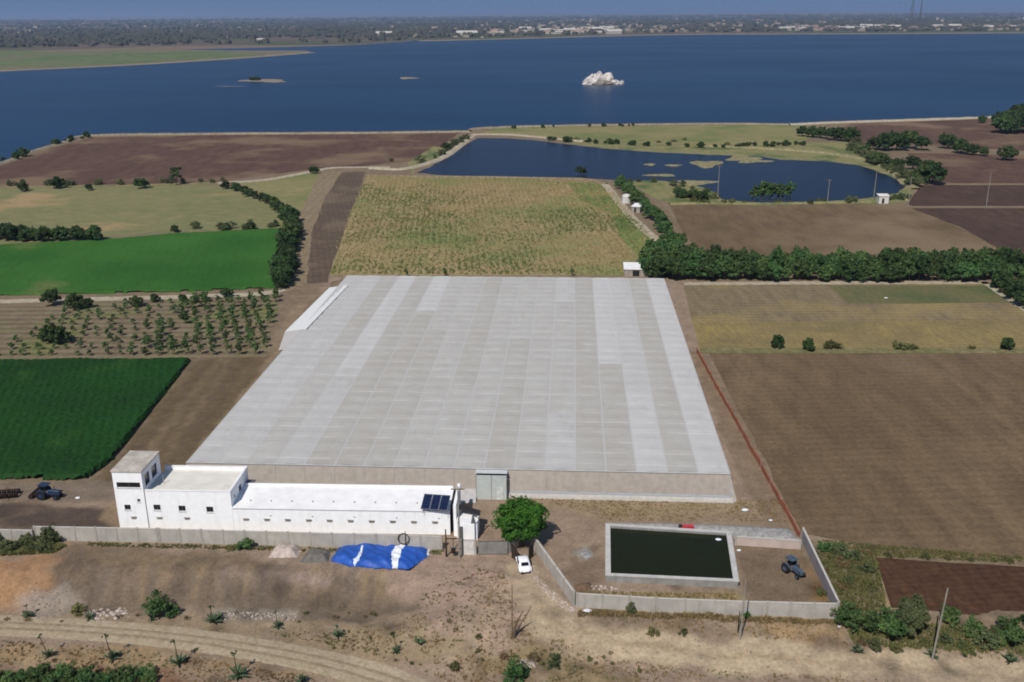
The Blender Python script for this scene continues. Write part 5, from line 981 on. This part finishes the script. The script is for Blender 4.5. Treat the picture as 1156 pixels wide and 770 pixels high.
# ------------------------------------------------------------ small buildings and loose things
def hutb(loc, w2, d2, h2, rz, name, label, wallm, roofm, pitch=.4, cat='hut'):
    t_ = thing(name, label, cat, loc, rz); wall_holes('wall', 'x', 0, w2, 0, h2, 0, .15, [(w2 * .3, w2 * .55, .05, min(2.0, h2 - .3))], wallm, t_, False)
    MB().box(0, .15, .151, d2, 0, h2).build('wall', wallm, t_); MB().box(w2 - .15, w2, .151, d2, 0, h2).build('wall', wallm, t_); MB().box(.151, w2 - .151, d2 - .15, d2, 0, h2).build('wall', wallm, t_)
    MB().box(w2 * .3, w2 * .55, .08, .12, .05, min(2.0, h2 - .3)).build('door', M_DARK, t_)
    MB().loft([[(x, -.25, h2 + .01), (x, d2 + .25, h2 + pitch), (x, d2 + .25, h2 + pitch + .1), (x, -.25, h2 + .11)] for x in (-.25, w2 + .25)]).build('roof', roofm, t_); return t_
hutb(G(992, 230, 0), 3.6, 3.2, 2.8, R(-4), 'pump_hut', 'small white pump hut with dark doorway at the right end of the pond', M_SILL, M_WROOF)
hutb(G(705, 312, 0), 7.5, 7, 2.0, R(-5), 'shed', 'small shed with flat pale roof behind the back right corner of greenhouse', M_CONC, M_WROOF2, .15, 'shed')
dm = thing('domed_tank', 'small white domed storage tank beside the path below the pond', 'storage tank', G(707, 229, 0)); MB().tube([(0, 0, 0), (0, 0, 2.6)], [1.7, 1.7], 20).build('drum', M_SILL, dm)
MB().tube([(0, 0, 2.605), (0, 0, 3.1), (0, 0, 3.4), (0, 0, 3.5)], [1.8, 1.4, .8, .2], 20).build('dome', M_SILL, dm)
hutb(G(713, 240, 0), 3, 6, 2.2, R(-20), 'shed', 'low pale shed just below the domed tank', M_CONC, M_WROOF2, .15, 'shed')
bx = thing('crate', 'red plastic crate on the gravel bank behind the tank', 'crate', G(777, 597.5, .5)); MB().box(-.9, .7, -.3, .3, 0, .5).build('crate_body', plain('red plastic', 'b3303c', .5), bx); MB().box(-.95, .75, -.35, .35, .503, .58).build('lid', plain('red plastic lid', 'c23b46', .5), bx)
br = thing('barrel', 'black barrel left of the red crate behind the tank', 'barrel', G(768, 597, .5)); MB().tube([(0, 0, 0), (0, 0, .35), (0, 0, .7)], [.26, .3, .26], 14).build('barrel_body', M_DARK, br); MB().tube([(0, 0, .703), (0, 0, .76)], [.2, .2], 12).build('lid', M_FRAME, br)
sk = 0
for px, py, lb, sc_ in ((573, 558, 'white sack standing at the right of the greenhouse lobby door', .7), (88, 563, 'pale sack lying on the earth track right of the dark blue tractor', .6), (834, 622, 'white lump lying by the right corner of the tank', .5), (841, 577, 'white sack lying between greenhouse and gravel bank', .8), (870, 588, 'small cream lump lying near the red fence', .45), (990, 729, 'white litter under the scrub at lower right', .35), (947, 708, 'pale stone at the front corner of the side wall', .35), (663, 691, 'white plank shaped lump below the front wall corner', .8), (811, 610, 'pale float lying in the back right corner of the tank water', .6), (1000, 337, 'white speck of a sack in the greenish stubble', .7)):
    p_ = G(px, py, .62 if 'float' in lb else None); o = rocks('x', [(500, 700), (501, 700), (501, 701)], 1, .5, .5, M_TARPW, lb, 'sack'); me = o.data; n0 = len(me.vertices); co = np.array([v_.co for v_ in me.vertices]); co -= co.mean(0); co = co / np.abs(co).max(); ax = (1.2, .7, .5)
    for i, v_ in enumerate(me.vertices): v_.co = (co[i][0] * ax[0] * sc_ * .8, co[i][1] * ax[1] * sc_ * .8, (co[i][2] + .5) * ax[2] * sc_)
    o.name = 'stone' if 'stone' in lb or 'lump' in lb else 'float' if 'float' in lb else 'litter' if 'litter' in lb else 'sack'; o['category'] = o.name.split('.')[0]; o.location = p_; del o['kind']; sub = o.modifiers.new('s', 'SUBSURF'); sub.levels = 1; sub.render_levels = 2
ba = thing('barrel', 'dark drum with pinkish cover right of the greenhouse lobby', 'barrel', G(580, 557)); MB().tube([(0, 0, 0), (0, 0, .8)], [.35, .35], 12).build('barrel_body', M_DARK, ba); MB().box(.4, 1.8, -.3, .5, .0, .7).build('cover', M_WPINK, ba)

# ------------------------------------------------------------ the lake islands and the far shore
M_ROCK = plain('white washed rock', 'c9c2ba', .9, 0, .25, .25, .1); rk = thing('rock_island', 'white rock island standing in the lake right of the middle', 'rock island', G(678, 95, 0))
g = random.Random(5)
def crag(x, y, rx_, ry_, h, sd, mat):
    n = 14; rings = []
    for j, q in enumerate((0, .3, .6, .85, 1)):
        rr = (1 - q ** 2.2) * .75 + .25; rings.append([(x + rx_ * rr * math.cos(2 * math.pi * k / n) * (.75 + .5 * _T[(sd + k * 3) % 256, j]) + q * 2, y + ry_ * rr * math.sin(2 * math.pi * k / n) * (.75 + .5 * _T[(sd + k * 3) % 256, j]), -.5 + h * q * (.85 + .3 * _T[(sd + k) % 256, j + 9])) for k in range(n)])
    MB().loft(rings).build('crag', mat, rk)
crag(-9, 0, 9, 7, 10, 3, M_ROCK); crag(-3, 1, 6, 5, 12, 8, M_ROCK); crag(6, 2, 8.5, 6, 11, 14, M_ROCK); crag(0, -4, 14, 5, 4.5, 25, plain('grey rock', '857c70', .9, 0, .25, .4, .1)); crag(13, -1, 8, 4, 4.5, 33, M_ROCK); crag(20, -1, 3, 3, 4, 40, M_ROCK); crag(-15, -3, 4, 3, 3, 50, M_ROCK)
islet('sand_bar', 300, 91.3, 26, 1.5, 1.6, M_SHORE); islet('sand_bar', 460, 88.3, 11, .9, 1.0, M_SHORE); islet('sand_bar', 258, 97.5, 24, .3, .1, M_SHORE)
for k in range(6): plant('dark', 'islet_bush', 'dark bush on the long thin sand bar in the lake', 'bush', G(284 + k * 1.6, 91.5, 1.2), .7, group='bushes on the sand bar')
# far woods: low canopies; beyond them more of the plain
def blobs(name, P_, S_, mat, lb):
    g2 = np.random.default_rng(3); V = []; F_ = []; n = 7
    tot = len(P_); ang = np.linspace(0, 2 * np.pi, n, endpoint=False)
    for i in range(tot):
        x, y = P_[i]; s1, h1 = S_[i]; k = len(V)
        for rr, zz in ((1, 0), (.95, .55), (.55, .92)):
            j = g2.uniform(.7, 1.25, n); V += [(x + s1 * rr * math.cos(a) * q, y + s1 * rr * math.sin(a) * q, h1 * zz * (1.1 if zz else 1) * (q if zz else 1)) for a, q in zip(ang, j)]
        V.append((x, y, h1))
        for r_ in range(2):
            for c_ in range(n): F_.append((k + r_ * n + c_, k + r_ * n + (c_ + 1) % n, k + (r_ + 1) * n + (c_ + 1) % n, k + (r_ + 1) * n + c_))
        for c_ in range(n): F_.append((k + 2 * n + c_, k + 2 * n + (c_ + 1) % n, k + 3 * n))
    return tag(mesh_obj(name, V, F_, mat), lb, 'wood', kind='stuff')
M_WOOD = crop_mat('far wood', '3f4238', '4c4a40', '585044', .003)
Pn = []; Sn = []
for k in range(9000):
    px = random.uniform(-60, 1220); shore = np.interp(px, [-60, 0, 200, 400, 470, 600, 700, 800, 1156, 1220], [58, 56, 52, 50, 45, 42, 39.2, 37.6, 36.3, 36]); t_ = random.random() ** .8
    py = shore - 1.0 - t_ * (shore - 20 + (px - 578) * .007 - 0); p_ = G(px, py, 0)
    if p_.y > 26000 or p_.y < 0: continue
    if fbm(p_.x, p_.y * .5, .0016, 3) < .40 + RNG.normal(0, .12): continue
    s_ = random.uniform(5, 15) * (.6 + p_.y / 5500); Pn.append((p_.x, p_.y)); Sn.append((s_, random.uniform(5, 10) * (1 + p_.y / 16000)))
blobs('far_wood', Pn, Sn, M_WOOD, 'dark woods and hedges covering the plain beyond the lake')
M_FW = plain('far white wall', 'b9b2a6', .9, 0, .05, .1); M_FT = plain('far tan wall', 'a39685', .9, 0, .05, .1); M_FR = plain('far roof', '9d7f6c', .9, 0, .05, .1); M_FWR = plain('far white roof', 'bdb8b0', .9, 0, .05, .1)
PB = []
def bproto(w2, d2, h2, wm, rm, gable):
    v_ = MB().box(-w2 / 2, w2 / 2, -d2 / 2, d2 / 2, 0, h2); a_ = bpy.data.meshes.new('wall'); a_.from_pydata([tuple(q) for q in v_.v], [], v_.f); a_.materials.append(wm)
    r_ = MB()
    if gable: r_.loft([[(x, -d2 / 2 - .5, h2 + .02), (x, 0, h2 + d2 * .22), (x, d2 / 2 + .5, h2 + .02)] for x in (-w2 / 2 - .5, w2 / 2 + .5)])
    else: r_.box(-w2 / 2 - .4, w2 / 2 + .4, -d2 / 2 - .4, d2 / 2 + .4, h2 + .02, h2 + .6)
    b_ = bpy.data.meshes.new('roof'); b_.from_pydata([tuple(q) for q in r_.v], [], r_.f); b_.materials.append(rm)
    w_ = MB()
    for f_ in range(max(1, int(h2 // 3.2))):
        for k in range(int(w2 // 4)): w_.box(-w2 / 2 + 1.5 + k * 4, -w2 / 2 + 3 + k * 4, -d2 / 2 - .05, -d2 / 2 - .01, 1.0 + f_ * 3.2, 2.4 + f_ * 3.2)
    c_ = bpy.data.meshes.new('window'); c_.from_pydata([tuple(q) for q in w_.v], [], w_.f); c_.materials.append(M_GLASS); PB.append((a_, b_, c_))
bproto(16, 12, 7, M_FW, M_FWR, False); bproto(24, 14, 6, M_FW, M_FR, True); bproto(40, 20, 8, M_FW, M_FWR, True); bproto(14, 12, 10, M_FT, M_FR, False); bproto(20, 14, 14, M_FT, M_FWR, False); bproto(60, 26, 9, M_FW, M_FWR, True); bproto(18, 16, 26, M_FW, M_FWR, False)
def fbuild(px, py, k, label, group=None, s_=1.0):
    t_ = thing('building', label, 'building', G(px, py, 0), random.uniform(-.5, .5), group); t_.scale = (s_,) * 3
    for me, nm in zip(PB[k], ('wall', 'roof', 'windows')): o = bpy.data.objects.new(nm, me); C.objects.link(o); o.parent = t_
    o['kind'] = 'stuff'
fbuild(527, 40.5, 5, 'bright white long building on the far shore, left of the middle', s_=1.1); fbuild(434, 40, 5, 'white long shed on the far shore left of the bright long building', s_=.9); fbuild(296, 47, 2, 'single white building near the shore at left', s_=.7)
gT = 'white and tan buildings of the town beyond the lake'
for k in range(280):
    z_ = random.random()
    if z_ < .28: px, py = random.uniform(885, 1010), random.uniform(33.2, 36.2); kk = random.choice([0, 1, 0, 2, 3])
    elif z_ < .55: px, py = random.uniform(1050, 1156), random.uniform(32.5, 35.2); kk = random.choice([0, 1, 0, 2, 3])
    elif z_ < .72: px, py = random.uniform(540, 700), random.uniform(34.5, 39); kk = random.choice([0, 1, 2])
    elif z_ < .9: px, py = random.uniform(600, 1156), random.uniform(22, 30); kk = random.choice([0, 1, 3, 4, 0, 6])
    else: px, py = random.uniform(0, 600), random.uniform(25, 38); kk = random.choice([0, 1, 3])
    fbuild(px, py - (px - 578) * .004, kk, 'pale building of the hazy town on the far shore', gT, random.uniform(.55, 1.25))
TV = MB()
for k in range(1300):
    z_ = random.random()
    if z_ < .35: px, py = random.uniform(880, 1190), random.uniform(31, 36.2)
    elif z_ < .75: px, py = random.uniform(540, 1190), random.uniform(21, 37)
    else:
        px, py = random.uniform(-30, 560), random.uniform(24, 44)
        if py > 32 and random.random() < .75: continue
    p_ = G(px, py - (px - 578) * .004, 0)
    if p_.y < 0 or p_.y > 30000: continue
    w2, d2, h2 = random.uniform(4, 11) * (1.3 if px > 560 else .8), random.uniform(4, 9), random.uniform(3, 7) * (1 + p_.y / 12000); TV.box(p_.x - w2, p_.x + w2, p_.y - d2, p_.y + d2, -1, h2)
tag(TV.build('far_houses', crop_mat('far house walls', 'a3988a', '8f8172', 'b8b0a6', .01)), 'countless tiny pale houses of the town beyond the lake', 'town', kind='stuff')
# lattice masts
for px, py, hh, lb, wd in ((1027, 35, 136, 'very tall dark lattice mast rising from the far shore at right', 9), (1037, 33, 110, 'paler lattice mast right of the tallest one', 5)):
    b_ = G(px, py, 0); t_ = thing('lattice_mast', lb, 'mast', b_)
    for k in range(4):
        a = math.pi / 4 + k * math.pi / 2; MB().tube([(wd * math.cos(a), wd * math.sin(a), 0), (1 * math.cos(a), 1 * math.sin(a), hh)], [.6, .3], 5).build('mast_leg', M_FRAME, t_)
    mb = MB()
    for j in range(14):
        z0, z1 = hh * j / 14, hh * (j + 1) / 14; w0, w1 = wd + (1 - wd) * j / 14, wd + (1 - wd) * (j + 1) / 14
        for k in range(4):
            a, b2 = math.pi / 4 + k * math.pi / 2, math.pi / 4 + (k + 1) * math.pi / 2; mb.tube([(w0 * math.cos(a), w0 * math.sin(a), z0), (w1 * math.cos(b2), w1 * math.sin(b2), z1)], .25, 4); mb.tube([(w0 * math.cos(a), w0 * math.sin(a), z0), (w0 * math.cos(b2), w0 * math.sin(b2), z0)], .25, 4)
    mb.build('bracing', M_FRAME, t_)

# ------------------------------------------------------------ haze: one closed box of air round everything
mt = bpy.data.materials.new('haze air'); mt.use_nodes = True; t = mt.node_tree; t.nodes.remove(t.nodes['Principled BSDF']); pv = t.nodes.new('ShaderNodeVolumePrincipled')
pv.inputs['Color'].default_value = (.50, .68, 1.0, 1); pv.inputs['Density'].default_value = 7e-5; pv.inputs['Anisotropy'].default_value = .2
t.links.new(pv.outputs[0], t.nodes['Material Output'].inputs['Volume'])
tag(MB().box(-50000, 50000, -1000, 50000, -8, 142).build('haze', mt), kind='stuff', label='pale blue haze over the lake and the far plain', cat='haze')
